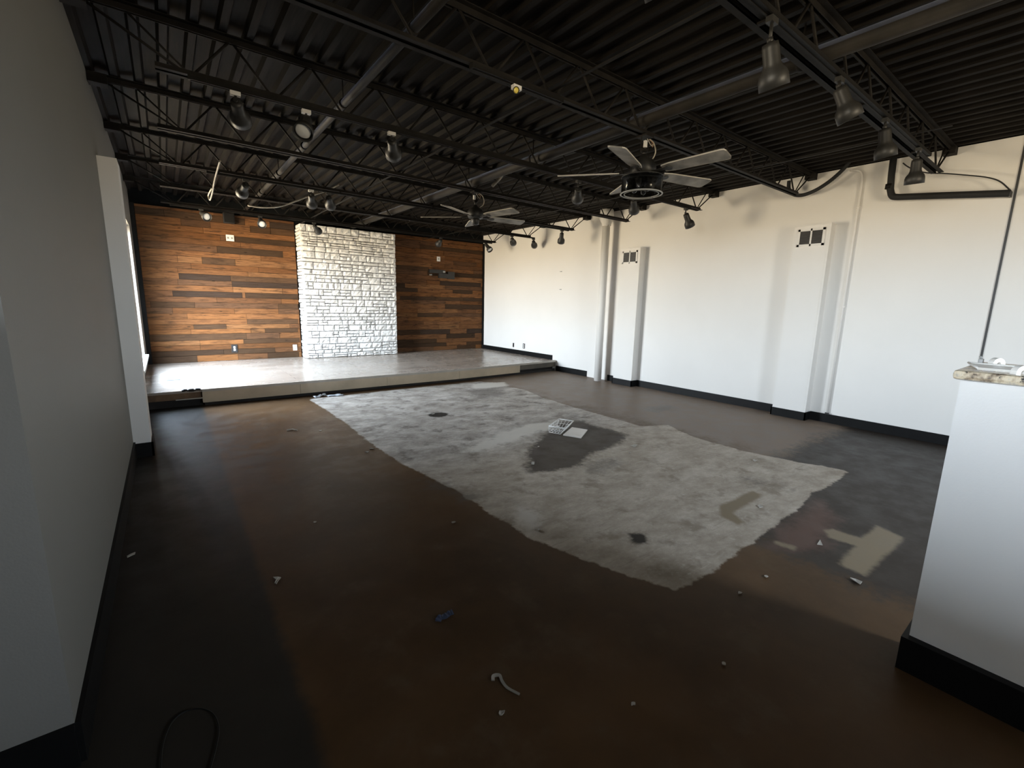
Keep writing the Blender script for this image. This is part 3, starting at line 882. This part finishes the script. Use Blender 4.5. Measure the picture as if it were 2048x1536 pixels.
def cladding(x0, x1, rects, mixw, label, light_rects=(), seed=1):
    rnd = random.Random(seed)
    t = thing('plank_cladding', ((x0 + x1) / 2, YB - 0.02, ZS), label, 'wood cladding', 'reclaimed wood cladding')
    q = MB(); yb = YB - 0.003
    dark = [(at(1, 9.93, a, c), at(1, 9.93, b_, d), 0) for a, b_, c, d in rects] + [(at(1, 9.93, a, c), at(1, 9.93, b_, d), 1) for a, b_, c, d in light_rects]
    z = ZS + 0.002
    while z < 2.86:
        h = min(rnd.choice((0.085, 0.095, 0.10, 0.10, 0.115)), 2.872 - z)
        if h < 0.03: break
        cuts = [(p.x, r.x, k) for p, r, k in dark if z <= (p.z + r.z) / 2 < z + h]
        x = x0; segs = []
        fixed = sorted((max(x0, a), min(x1, c), k) for a, c, k in cuts)
        while x < x1 - 0.001:
            nxt = [s for s in fixed if s[0] >= x - 0.001]
            lim = nxt[0][0] if nxt else x1
            if lim - x < 0.02 and nxt:
                segs.append((x, nxt[0][1], 'F%d' % nxt[0][2])); x = nxt[0][1]; fixed.remove(nxt[0]); continue
            e = min(x + rnd.uniform(0.35, 1.5), lim)
            if lim - e < 0.15: e = lim
            segs.append((x, e, None)); x = e
        for a, c, k in segs:
            if k == 'F0': base = rnd.choice(DRK)
            elif k == 'F1': base = rnd.choice(TAN)
            else:
                u = rnd.random(); base = rnd.choice(TAN) if u < mixw[0] else rnd.choice(MID) if u < mixw[0] + mixw[1] else rnd.choice(DRK)
            g = rnd.uniform(0.85, 1.15)
            d = rnd.uniform(0.012, 0.024)
            q.box((a + 0.002, yb - d, z + 0.0022), (c - 0.002, yb, z + h - 0.0022), col=(base[0] * g, base[1] * g, base[2] * g, 1))
        z += h
    q.build('planks', M_PLANK, t)
    return t


cladding(XL + 0.062, 2.143, [(434, 566, 497, 512), (358, 462, 553, 567), (463, 596, 556, 575), (345, 485, 583, 595), (490, 596, 583, 593), (556, 596, 608, 618), (494, 596, 640, 650), (387, 453, 647, 656), (530, 596, 660, 668), (486, 600, 668, 687), (470, 590, 475, 490), (540, 592, 455, 472), (300, 395, 710, 722), (535, 598, 700, 710), (300, 390, 600, 618)], (0.40, 0.46),
         'reclaimed wood plank cladding left of the white stone panel',
         [(480, 522, 512, 520), (430, 510, 718, 724), (470, 596, 520, 535), (345, 470, 620, 632), (400, 596, 690, 700)], seed=5)
cladding(4.107, XR - 0.032, [(800, 872, 592, 606), (840, 900, 655, 668), (855, 905, 536, 552), (880, 962, 556, 580)], (0.12, 0.66),
         'reclaimed wood plank cladding right of the white stone panel', [(810, 890, 572, 582), (795, 835, 625, 640), (878, 918, 652, 661), (835, 915, 620, 626)], seed=9)

# ------------------------------------------------------------------ white stone panel
def stone_panel():
    x0, x1, y0, z0, z1 = 2.17, 4.08, 9.60, ZS + 0.002, 2.815
    t = thing('stone_panel', ((x0 + x1) / 2, 9.78, ZS), 'white painted ledge-stone panel in the middle of the back wall', 'stone panel')
    q = MB(); q.box((x0 + 0.03, y0 + 0.03, z0), (x1 - 0.03, YB - 0.003, z1 - 0.01)); q.build('backing', M_JOINT_SHADE, t)
    rnd = random.Random(3); q = MB()

    def block(a, c, za, zb, side=0):
        """one rough block; side 0 front, -1 left return, 1 right return"""
        g = 0.007; prot = rnd.uniform(0.0, 0.016)
        u0, u1, w0, w1 = a + g, c - g, za + g, zb - g
        nu = max(2, min(6, int((u1 - u0) / 0.045) + 1)); nw = 3 if (w1 - w0) > 0.06 else 2
        vs = []; idx = {}
        for i in range(nu + 1):
            for j in range(nw + 1):
                u = u0 + (u1 - u0) * i / nu; w = w0 + (w1 - w0) * j / nw
                edge = i in (0, nu) or j in (0, nw)
                d = 0.009 if edge else 0.016 + rnd.uniform(-0.006, 0.012)
                if edge: u += rnd.uniform(-.003, .003); w += rnd.uniform(-.002, .002)
                idx[i, j] = len(vs); vs.append((u, w, prot + d))
        fs = [(idx[i, j], idx[i + 1, j], idx[i + 1, j + 1], idx[i, j + 1]) for i in range(nu) for j in range(nw)]
        ring = [(i, 0) for i in range(nu)] + [(nu, j) for j in range(nw)] + [(i, nw) for i in range(nu, 0, -1)] + [(0, j) for j in range(nw, 0, -1)]
        base = {}
        for r in ring:
            v = vs[idx[r]]; base[r] = len(vs); vs.append((v[0], v[1], -0.03))
        for k in range(len(ring)):
            r, s = ring[k], ring[(k + 1) % len(ring)]
            fs.append((idx[s], idx[r], base[r], base[s]))
        if side == 0: w_ = [(u, y0 + 0.012 - d, z) for u, z, d in vs]
        elif side < 0: w_ = [(x0 + 0.012 - d, u, z) for u, z, d in vs]
        else: w_ = [(x1 - 0.012 + d, u, z) for u, z, d in vs]
        q.add(w_, fs)

    def course(a, c, za, zb, side, wmin, wmax):
        x = a
        while x < c - 0.001:
            e = x + rnd.uniform(wmin, wmax) * (1.3 if zb - za < 0.07 else 1)
            if c - e < 0.07: e = c
            if zb - za > 0.085 and rnd.random() < 0.42:
                m = za + (zb - za) * rnd.choice((0.42, 0.5, 0.58))
                mid = x + (e - x) * rnd.uniform(0.35, 0.65)
                if e - x > 0.18 and rnd.random() < 0.6:
                    block(x, mid, za, m, side); block(mid, e, za, m, side); block(x, e, m, zb, side)
                else:
                    block(x, e, za, m, side); block(x, e, m, zb, side)
            else: block(x, e, za, zb, side)
            x = e
    z = z0
    while z < z1 - 0.02:
        h = rnd.choice((0.07, 0.09, 0.10, 0.12, 0.13, 0.14))
        if z1 - (z + h) < 0.05: h = z1 - z
        course(x0, x1, z, z + h, 0, 0.09, 0.30)
        z += h
    z = z0
    while z < z1 - 0.02:
        h = rnd.choice((0.055, 0.07, 0.085, 0.095))
        if z1 - (z + h) < 0.04: h = z1 - z
        course(y0 + 0.01, YB - 0.004, z, z + h, -1, 0.15, 0.36); course(y0 + 0.01, YB - 0.004, z, z + h, 1, 0.15, 0.36)
        z += h
    q.build('stones', M_STONE, t)


stone_panel()

# ------------------------------------------------------------------ fittings on the back and right walls
def outlet(p, wy, label, plate, recs, w=0.075, h=0.115, axis='y', sw=False):
    nm = 'switch_plate' if sw else 'power_outlet'
    t = thing(nm, p, label, 'wall plate' if sw else 'power outlet')
    x, y, z = p
    q = MB(); r = MB()
    if axis == 'y':
        q.bevbox((x - w / 2, y - 0.007, z - h / 2), (x + w / 2, y, z + h / 2), 0.002)
        for dx, dz in recs: r.bevbox((x + dx - 0.016, y - 0.011, z + dz - 0.018), (x + dx + 0.016, y - 0.006, z + dz + 0.018), 0.002)
    else:
        q.bevbox((x - 0.007, y - w / 2, z - h / 2), (x, y + w / 2, z + h / 2), 0.002)
        for dx, dz in recs: r.bevbox((x - 0.011, y + dx - 0.016, z + dz - 0.018), (x - 0.006, y + dx + 0.016, z + dz + 0.018), 0.002)
    q.build('cover_plate', plate, t)
    if recs: r.build('toggle' if sw else 'receptacle', M_WHITE if plate is not M_WHITE else M_GREYP, t)
    return t


YC = YB - 0.028
d2 = [(0, 0.024), (0, -0.024)]
outlet(at(1, YC, 469, 697), 0, 'dark power outlet with white sockets low on the wood cladding', M_DARKP, d2, 0.10, 0.15)
outlet(at(1, YC, 590, 695), 0, 'white power outlet low on the wood cladding beside the stone panel', M_WHITE, d2)
outlet(at(1, YC, 460, 476), 0, 'white double cover plate high on the left wood cladding', M_WHITE, [(-0.03, 0), (0.03, 0)], 0.125, 0.11, sw=True)
outlet(at(1, YC, 877, 518), 0, 'white cover plate high on the right wood cladding', M_WHITE, [(0, 0)], 0.09, 0.11, sw=True)
outlet(at(0, XR, 1048, 692), 0, 'dark power outlet low on the white wall above the stage', M_DARKP, d2, axis='x')
outlet(at(0, XR, 1027, 690), 0, 'small dark wall plate left of the outlet above the stage', M_DARKP, [], 0.05, 0.10, axis='x', sw=True)
for (u, v), l_ in (((1123, 543), 'upper of two small screw hooks on the white wall'), ((1122, 579), 'lower of two small screw hooks on the white wall')):
    p = at(0, XR, u, v); q = MB(); q.cyl((XR - 0.02, p.y, p.z), (XR, p.y, p.z), 0.008, 8); q.box((XR - 0.022, p.y - 0.03, p.z - 0.006), (XR - 0.014, p.y + 0.03, p.z + 0.004))
    tag(q.build('hanging_hook', M_GREYP), l_, 'hook', 'small hooks on the white wall')
a = at(1, YC, 857, 541); c = at(1, YC, 902, 552)
t = thing('mounting_bracket', (a.x + 0.35, YC, a.z), 'black metal wall bracket on the right wood cladding', 'bracket')
q = MB(); q.box((a.x, YC - 0.05, a.z - 0.05), (a.x + 0.42, YC, a.z + 0.03)); q.build('arm', M_DARKP, t)
q = MB(); q.box((a.x + 0.25, YC - 0.06, a.z - 0.16), (a.x + 0.62, YC, a.z - 0.055)); q.box((a.x + 0.5, YC - 0.05, a.z - 0.17), (a.x + 0.68, YC, a.z + 0.0)); q.build('plate', M_DARKP, t)
q = MB(); q.box((a.x + 0.36, YC - 0.056, a.z - 0.03), (a.x + 0.42, YC - 0.05, a.z + 0.01)); q.box((a.x + 0.02, YC - 0.062, a.z - 0.11), (a.x + 0.06, YC - 0.0, a.z - 0.085)); q.build('screw_tab', M_GREYP, t)
a = at(1, 9.9, 457, 437)
t = thing('junction_box', (a.x, 9.9, a.z), 'small black box mounted on top of the left wood cladding', 'junction box')
q = MB(); q.bevbox((a.x - 0.085, 9.82, a.z - 0.09), (a.x + 0.085, YB - 0.025, a.z + 0.09), 0.006); q.build('case', M_DARKP, t)
q = MB(); q.bevbox((a.x - 0.075, 9.812, a.z - 0.08), (a.x + 0.075, 9.822, a.z + 0.08), 0.003); q.build('cover', M_TRACK, t)

# white conduit on the right wall
t = thing('wall_conduit', (XR - 0.02, 1.99, 0.1), 'thin white painted conduit running up the right wall past the near chase', 'conduit')
q = MB(); q.tube([(XR - 0.016, 1.985, 0.115), (XR - 0.016, 1.985, 2.6)] + smooth_path([(XR - 0.016, 1.985, 2.8), (XR - 0.016, 1.99, 2.95), (XR - 0.018, 2.03, 3.02), (XR - 0.03, 2.12, 3.045)]), 0.013, 10); q.build('tube', M_WALL, t)
q = MB(); q.box((XR - 0.034, 1.965, 0.11), (XR - 0.014, 2.005, 0.13)); q.build('end_stub', M_DARKP, t)
for z in (1.45, 2.6):
    q = MB(); q.box((XR - 0.030, 1.966, z), (XR, 2.004, z + 0.012)); q.build('strap', M_WALL, t)

# sloping black insulated drain pipe
t = thing('insulated_pipe', (6.5, 1.2, 2.65), 'thick black insulated pipe dropping from the ceiling and sloping along the right wall', 'pipe')
pts = [(6.5, 1.70, ZD - 0.01), (6.5, 1.695, 2.9), (6.5, 1.685, 2.745)] + smooth_path([(6.5, 1.675, 2.70), (6.5, 1.65, 2.662), (6.5, 1.60, 2.648)])[1:] + [(6.5, 1.2, 2.60), (6.5, 0.757, 2.546)]
q = MB(); q.tube(pts, 0.033, 14); q.build('insulation', M_FOAM, t)
q = MB(); q.lathe((6.5, 1.697, 2.80), (0, 0.03, -1), [(0, 0.038), (0.05, 0.038)], 14); q.build('tape_wrap', M_TRACK, t)
q = MB(); q.box((6.5, 0.75, 2.52), (XR, 0.765, 2.572)); q.build('end_bracket', M_DARKP, t)
t = thing('black_cable', (6.5, 1.2, 2.75), 'thin black cable looping from the bar track to the sloping pipe end', 'cable')
q = MB(); q.tube(smooth_path([at(0, 6.48, *p) for p in ((1806, 326), (1815, 333), (1832, 341), (1858, 346), (1890, 347), (1940, 351), (1975, 355), (2000, 363), (2021, 381))]), 0.006, 8); q.build('strand', M_FOAM, t)
t = thing('black_hose', (6.4, 2.3, 2.8), 'sagging black hose between the joist end and the ceiling by the near chase', 'hose')
q = MB(); q.tube(smooth_path([at(0, 6.45, *p) for p in ((1578, 362), (1578, 378), (1588, 389), (1606, 390), (1632, 380), (1660, 362), (1685, 340), (1700, 322))]), 0.022, 10); q.build('tube', M_FOAM, t)

# pale loose cables under the ceiling
def cable(pts, r, label, name='hanging_cable'):
    q = MB(); q.tube(smooth_path(pts), r, 8)
    return tag(q.build(name, M_CABLE), label, 'cable', 'loose pale cables under the ceiling')


cable([at(1, 7.38 - 0.01 * k, *p) for k, p in enumerate(((495, 411), (525, 415), (560, 413), (590, 403), (617, 393), (650, 383), (675, 371), (697, 359)))], 0.010, 'pale cable sagging between the joists left of the stone panel')
cable([at(0, 0.55, *p) for p in ((440, 322), (436, 335), (430, 357), (427, 372))] + [at(0, 0.55, *p) for p in ((425, 384), (420, 400), (417, 390), (424, 376))], 0.008, 'pale cable hook at the upper left, its stem standing in for a light patch')  # stem is a patch of light between the joists, built as cable
cable([at(1, 4.9, *p) for p in ((985, 372), (1000, 356), (1010, 343), (1025, 333))], 0.02, 'short pale flexible conduit stub above the far fan')

# ------------------------------------------------------------------ bar half wall and granite top
XC, YC0 = 2.24, 0.287
t = thing('bar_half_wall', (2.4, -1.3, 0), 'white half wall of the bar at the right edge', 'half wall')
q = MB(); q.box((XC, YO + 0.005, 0), (XC + 0.16, YC0, 1.172)); q.build('panel', M_WALLB, t)
q = MB(); q.box((XC - 0.035, YO + 0.005, 0), (XC, YC0, 0.14)); q.box((XC - 0.035, YC0, 0), (XC + 0.16, YC0 + 0.018, 0.14)); q.build('baseboard', M_BASE, t)
q = MB(); q.bevbox((2.2, YO + 0.01, 1.173), (2.72, 0.306, 1.206), 0.013); q2 = q.build('granite_countertop', M_GRANITE)
tag(q2, 'speckled granite countertop on the white bar half wall', 'countertop')
zt = 1.206


def half_ring(u, v, label, s=1.0):
    p = fl(u, v, zt); t = thing('white_ring_clip', p, label, 'clip', 'white half-ring clips on the granite')
    q = MB(); n = 16; ro, ri, w = 0.021 * s, 0.0075 * s, 0.010
    d = Vector((RT.x, RT.y, 0)).normalized(); e = Vector((-d.y, d.x, 0))
    vs = []
    for sgn in (-1, 1):
        for k in range(n + 1):
            a = PI * k / n
            for r in (ro, ri):
                vs.append(Vector(p) + d * (r * math.cos(a)) + Vector((0, 0, 0.006 + r * math.sin(a))) + e * (sgn * w))
    m = 2 * (n + 1); fs = []
    for k in range(n):
        a, b_ = 2 * k, 2 * k + 2
        fs += [(a, b_, b_ + 1, a + 1), (m + a, m + a + 1, m + b_ + 1, m + b_), (a, m + a, m + b_, b_), (a + 1, b_ + 1, m + b_ + 1, m + a + 1)]
    fs += [(0, 1, m + 1, m), (2 * n, m + 2 * n, m + 2 * n + 1, 2 * n + 1)]
    q.add(vs, fs); q.build('ring', M_WHITE, t)
    q = MB(); M = Matrix.Translation(p) @ Matrix.Rotation(math.atan2(d.y, d.x), 4, 'Z')
    b_ = MB(); b_.box((-ro, -w, 0), (-ri, w, 0.0065)); b_.box((ri, -w, 0), (ro, w, 0.0065)); b_.v = [tuple(M @ Vector(k)) for k in b_.v]; b_.build('foot', M_WHITE, t)


pts = [(2.34, 0.235), (2.40, 0.268), (2.62, 0.16), (2.62, -0.06), (2.42, 0.02)]
def on_top(u, x): # point of the counter surface at photo column u and depth x
    lo, hi = -0.5, 0.6
    for _ in range(40):
        m = (lo + hi) / 2
        if px((x, m, zt))[0] > u: lo = m
        else: hi = m
    return lo
tr = thing('plastic_tray', (2.42, 0.15, zt), 'flat white plastic tray lying on the granite countertop', 'tray')
xa, xb = 2.30, 2.52
q = MB(); pl = [(xa, on_top(1955, xa)), (xb, on_top(1936, xb)), (xb, on_top(2075, xb)), (xa, on_top(2075, xa))]
q.prism(pl, zt + 0.0005, zt + 0.004); q.build('tray_base', M_WHITE, tr)
q = MB()
for i in range(4):
    a, c = Vector((*pl[i], 0)), Vector((*pl[(i + 1) % 4], 0)); q.cyl((a.x, a.y, zt + 0.006), (c.x, c.y, zt + 0.006), 0.0035, 8)
q.build('rim', M_WHITE, tr)


def clip_at(u, x, label):
    y = on_top(u, x); uv = px((x, y, zt)); half_ring(uv[0], uv[1], label, 1.15)


clip_at(1992, 2.56, 'white half-ring clip standing on the granite behind the tray, left one')
clip_at(2040, 2.27, 'white half-ring clip standing at the granite front edge, right one')
y_ = on_top(1960, 2.56)
t = thing('clear_clip', (2.56, y_, zt), 'small grey translucent clip on the granite left of the half rings', 'clip')
q = MB(); q.bevbox((2.55, y_ - 0.008, zt), (2.57, y_ + 0.006, zt + 0.022), 0.002); q.build('body', M_GREYP, t)
q = MB(); q.cyl((2.56, y_ - 0.002, zt + 0.02), (2.56, y_ + 0.004, zt + 0.032), 0.004, 8); q.build('tip', M_GREYP, t)

# ------------------------------------------------------------------ things on the floor
def chip(u, v, size, label, mat=M_PAPER, shape=None, thick=0.004, seed=0, name='paper_scrap', cat='scrap', z=0.0):
    p = fl(u, v, z); rnd = random.Random(seed or int(u * 7 + v))
    q = MB()
    if shape is None:
        n = 7; a0 = rnd.uniform(0, 6)
        poly = [(p.x + size * rnd.uniform(0.45, 1) * math.cos(a0 + 2 * PI * k / n), p.y + 0.7 * size * rnd.uniform(0.45, 1) * math.sin(a0 + 2 * PI * k / n)) for k in range(n)]
    else: poly = [tuple(fl(*s, z)[:2]) for s in shape]
    n = len(poly)
    cz = [rnd.uniform(0, 0.5) * size * 0.6 for _ in range(n)]
    cx_ = sum(a for a, _ in poly) / n; cy_ = sum(b_ for _, b_ in poly) / n
    vs = [(a, b_, z + 0.0005 + cz[i]) for i, (a, b_) in enumerate(poly)] + [(a, b_, z + 0.0005 + thick + cz[i]) for i, (a, b_) in enumerate(poly)] + [(cx_, cy_, z + 0.0005), (cx_, cy_, z + 0.0005 + thick)]
    fs = [(i, (i + 1) % n, n + (i + 1) % n, n + i) for i in range(n)] + [((i + 1) % n, i, 2 * n) for i in range(n)] + [(n + i, n + (i + 1) % n, 2 * n + 1) for i in range(n)]
    q.add(vs, fs)
    return tag(q.build(name, mat), label, cat, 'scraps on the floor')


chip(553, 1163, 0.03, 'pale leaf-shaped scrap on the dark floor left of centre', shape=[(546, 1158), (556, 1157), (562, 1156), (557, 1163), (553, 1170), (549, 1168), (553, 1163)])
chip(263, 1112, 0.02, 'two-lobed white sliver beside the left wall baseboard', shape=[(254, 1114), (262, 1110), (271, 1106), (270, 1110), (262, 1114), (255, 1117)])
chip(1003, 1428, 0.016, 'small white chip below the bent pale strip')
chip(1520, 1012, 0.025, 'white folded scrap on the bare patch beside the tan streak', shape=[(1515, 1012), (1520, 1009), (1526, 1015), (1519, 1017)])
chip(1638, 1085, 0.025, 'white triangular scrap left of the tan floor patch', shape=[(1634, 1090), (1640, 1081), (1645, 1091)])
chip(1532, 1154, 0.018, 'small white chip on the brown floor below the bare patch tip')
chip(1715, 1163, 0.03, 'pale crumpled scrap just below the tan floor patch', shape=[(1700, 1158), (1712, 1160), (1724, 1166), (1720, 1170), (1706, 1164)])
chip(1480, 1187, 0.015, 'tiny pale chip right of the bare patch tip')
chip(1448, 1329, 0.013, 'tiny white chip on the dark floor in front of the bar')
chip(1266, 1409, 0.011, 'tiny pale chip on the dark floor at bottom centre')
chip(1075, 1061, 0.02, 'white chip at the left edge of the bare patch by the pale spot')
chip(907, 1046, 0.02, 'pale flat chip on the brown floor left of the bare patch')
chip(743, 898, 0.025, 'small pale chip beside the left edge of the bare patch, upper one')
chip(734, 905, 0.025, 'small pale chip beside the left edge of the bare patch, lower one')
chip(1510, 922, 0.03, 'white chip near the right edge of the bare patch')
chip(1065, 929, 0.022, 'bright white pebble on the dark glue stain', thick=0.02, name='pebble', cat='pebble')
chip(1268, 892, 0.04, 'flat pale flake right of the dark glue stain', shape=[(1260, 893), (1268, 889), (1275, 891), (1270, 895)])
chip(1077, 894, 0.018, 'small white crumb at the left rim of the dark glue stain')
chip(1048, 886, 0.018, 'small white crumb on the bare patch left of the dark stain')
chip(1260, 906, 0.02, 'white crumb inside the small smudge right of the dark stain')
chip(866, 829, 0.03, 'white crumb on the round black stain')
chip(640, 862, 0.02, 'tiny pale crumb on the brown floor left of the bare patch corner')
chip(630, 1045, 0.012, 'tiny pale crumb on the dark floor strip')
p = [fl(*q_) for q_ in ((574, 862), (585, 860), (594, 862))]
q = MB(); q.tube([(a.x, a.y, 0.008) for a in p], 0.007, 6); tag(q.build('wood_sliver', M_NOSE), 'thin pale wood sliver on the brown floor below the stage left end', 'sliver')
# blue tape strip
q = MB(); sp = smooth_path([fl(*s) for s in ((876, 1244), (880, 1237), (890, 1235), (898, 1229), (906, 1226))], 5)
vs = []
for i, p in enumerate(sp):
    tdir = (sp[min(i + 1, len(sp) - 1)] - sp[max(i - 1, 0)]).normalized(); nn = Vector((-tdir.y, tdir.x, 0)); h = 0.002 + 0.008 * abs(math.sin(i * 0.9))
    vs += [p + nn * 0.013 + Vector((0, 0, h)), p - nn * 0.013 + Vector((0, 0, 0.002)), p - nn * 0.013 + Vector((0, 0, 0.004)), p + nn * 0.013 + Vector((0, 0, h + 0.002))]
q.add(vs, [(4 * i + a, 4 * i + b_, 4 * i + 4 + b_, 4 * i + 4 + a) for i in range(len(sp) - 1) for a, b_ in ((0, 1), (1, 2), (2, 3), (3, 0))])
tag(q.build('tape_strip', M_BLUE), 'crumpled strip of blue tape on the brown floor', 'tape')
# bent pale strip
q = MB(); sp = smooth_path([fl(*s) for s in ((986, 1363), (987, 1354), (999, 1353), (1004, 1364), (1015, 1378), (1039, 1391))], 5)
vs = []
for i, p in enumerate(sp):
    tdir = (sp[min(i + 1, len(sp) - 1)] - sp[max(i - 1, 0)]).normalized(); nn = Vector((-tdir.y, tdir.x, 0)); w = 0.0065 * (1 - 0.5 * i / len(sp))
    vs += [p + nn * w + Vector((0, 0, 0.003)), p - nn * w + Vector((0, 0, 0.002)), p - nn * w + Vector((0, 0, 0.005)), p + nn * w + Vector((0, 0, 0.008))]
q.add(vs, [(4 * i + a, 4 * i + b_, 4 * i + 4 + b_, 4 * i + 4 + a) for i in range(len(sp) - 1) for a, b_ in ((0, 1), (1, 2), (2, 3), (3, 0))])
tag(q.build('bent_strip', M_PAPER), 'bent pale strip shaped like a hook on the floor at bottom centre', 'strip')
# clear film in front of the stage
for k, (a, c) in enumerate((((628, 796), (652, 790)), ((655, 793), (688, 790)))):
    p0, p1 = fl(*a), fl(*c); q = MB(); n = 9; vs = []
    rnd = random.Random(k + 2)
    for i in range(n):
        p = p0.lerp(p1, i / (n - 1))
        for j in range(3): vs.append((p.x + rnd.uniform(-.01, .01), p.y + (j - 1) * 0.05 + rnd.uniform(-.02, .02), 0.002 + rnd.uniform(0, 0.035) * (1 if j == 1 else 0.4)))
    fs = [(3 * i + j, 3 * i + 3 + j, 3 * i + 4 + j, 3 * i + 1 + j) for i in range(n - 1) for j in range(2)]
    q.add(vs, fs, None, True)
    o = q.build('film_scrap', M_FILM); so = o.modifiers.new('thickness', 'SOLIDIFY'); so.thickness = 0.001
    tag(o, ('left' if k == 0 else 'right') + ' of two shiny crumpled film scraps at the foot of the stage', 'film scrap')
# tile
q = MB(); pl = pxpoly((1126, 871), (1162, 877), (1175, 861), (1144, 856)); q.prism(pl, 0.0005, 0.011)
tag(q.build('loose_tile', M_TILE), 'square white tile lying on the dark glue stain', 'tile')
# white wire basket
def basket():
    zt_ = 0.085
    top = [fl(*p, zt_) for p in ((1098, 852), (1118, 838), (1147, 842), (1130, 857))]
    c = sum(top, Vector()) / 4
    bot = [Vector((c.x + (p.x - c.x) * 0.72 - 0.03, c.y + (p.y - c.y) * 0.72 + 0.02, 0.006)) for p in top]
    t = thing('plastic_basket', (c.x, c.y, 0), 'white open lattice basket beside the loose tile', 'basket')
    q = MB()
    for i in range(4): q.cyl(top[i], top[(i + 1) % 4], 0.0065, 8)
    q.build('rim', M_WHITE, t)
    q = MB()
    for i in range(4):
        q.cyl(top[i], bot[i], 0.0045, 6); q.cyl(bot[i], bot[(i + 1) % 4], 0.004, 6)
        for k in range(1, 4):
            f = k / 4
            q.cyl(top[i].lerp(top[(i + 1) % 4], f), bot[i].lerp(bot[(i + 1) % 4], f), 0.0024, 6)
        m0, m1 = top[i].lerp(bot[i], 0.5), top[(i + 1) % 4].lerp(bot[(i + 1) % 4], 0.5); q.cyl(m0, m1, 0.0024, 6)
    for k in range(1, 4):
        f = k / 4; q.cyl(bot[0].lerp(bot[1], f), bot[3].lerp(bot[2], f), 0.0024, 6); q.cyl(bot[1].lerp(bot[2], f), bot[0].lerp(bot[3], f), 0.0024, 6)
    q.build('lattice', M_WHITE, t)
    rnd = random.Random(4)
    for k in range(6):
        a, b_ = rnd.uniform(0.25, 0.75), rnd.uniform(0.25, 0.75)
        p = bot[0].lerp(bot[1], a).lerp(bot[3].lerp(bot[2], a), b_)
        q = MB(); n = 6; s = rnd.uniform(0.018, 0.03); z0 = 0.012 + 0.003 * k
        q.prism([(p.x + s * rnd.uniform(.6, 1) * math.cos(2 * PI * i / n), p.y + s * rnd.uniform(.6, 1) * math.sin(2 * PI * i / n)) for i in range(n)], z0, z0 + rnd.uniform(0.008, 0.02))
        tag(q.build('basket_rubble', M_PAPER if k % 2 else M_WHITE), 'small pale bit of debris inside the white lattice basket', 'debris', 'debris inside the white basket')


basket()
# curved thin cable at the bottom left
q = MB(); q.tube(smooth_path([Vector(fl(*s)) + Vector((0, 0, 0.005)) for s in ((322, 1545), (325, 1500), (335, 1465), (350, 1440), (375, 1424), (405, 1420), (428, 1432), (438, 1460), (432, 1500), (420, 1545))]), 0.0022, 8)
tag(q.build('cable_loop', plain('dark_cable_jacket', (0.007, 0.0075, 0.007), 0.5, spec=0.3)), 'thin dark cable loop on the floor at the bottom left', 'cable')

# ------------------------------------------------------------------ light: daylight through the windows
w = bpy.data.worlds.new('daylight'); S.world = w; w.use_nodes = True
nt = w.node_tree; nt.nodes.clear()
out = nt.nodes.new('ShaderNodeOutputWorld'); bg = nt.nodes.new('ShaderNodeBackground')
tc = nt.nodes.new('ShaderNodeTexCoord'); sx = nt.nodes.new('ShaderNodeSeparateXYZ'); rp = nt.nodes.new('ShaderNodeValToRGB'); mr = nt.nodes.new('ShaderNodeMapRange')
nt.links.new(tc.outputs['Generated'], sx.inputs[0]); nt.links.new(sx.outputs['Z'], mr.inputs[0])
mr.inputs[1].default_value = -1; mr.inputs[2].default_value = 1
e = rp.color_ramp.elements
e[0].position = 0.0; e[0].color = (0.55, 0.42, 0.30, 1)
e[1].position = 1.0; e[1].color = (0.58, 0.72, 1.0, 1)
for p_, c_ in ((0.47, (0.60, 0.47, 0.34, 1)), (0.505, (0.80, 0.81, 0.88, 1)), (0.62, (0.76, 0.83, 1.0, 1))):
    x_ = e.new(p_); x_.color = c_
nt.links.new(mr.outputs[0], rp.inputs[0]); nt.links.new(rp.outputs[0], bg.inputs[0])
bg.inputs[1].default_value = 92.0
nt.links.new(bg.outputs[0], out.inputs[0])


def portal(x, win, nm):
    y0, y1, z0, z1 = win
    L = bpy.data.lights.new(nm, 'AREA'); L.shape = 'RECTANGLE'; L.size = z1 - z0; L.size_y = y1 - y0
    L.cycles.is_portal = True
    o = bpy.data.objects.new(nm, L); COL.objects.link(o)
    o.location = (x, (y0 + y1) / 2, (z0 + z1) / 2); o.rotation_euler = (0, -PI / 2, 0)
    return o


portal(XL - TH - 0.01, WIN1, 'window_portal'); portal(XO - TH - 0.01, WIN2, 'window_portal')
o = portal(0, (0, WIN3[1] - WIN3[0], WIN3[2], WIN3[3]), 'window_portal')
o.location = ((WIN3[0] + WIN3[1]) / 2, YO - TH - 0.01, (WIN3[2] + WIN3[3]) / 2); o.rotation_euler = (PI / 2, 0, 0); o.data.size, o.data.size_y = o.data.size_y, o.data.size

# ------------------------------------------------------------------ view
S.view_settings.view_transform = 'Standard'; S.view_settings.look = 'None'
S.view_settings.exposure = 0.0; S.view_settings.gamma = 1.0
S.view_settings.use_curve_mapping = False
S.cycles.use_denoising = True
S.cycles.max_bounces = 10; S.cycles.diffuse_bounces = 6; S.cycles.glossy_bounces = 4; S.cycles.transparent_max_bounces = 12
S.cycles.sample_clamp_indirect = 8.0
S.cycles.caustics_reflective = False; S.cycles.caustics_refractive = False
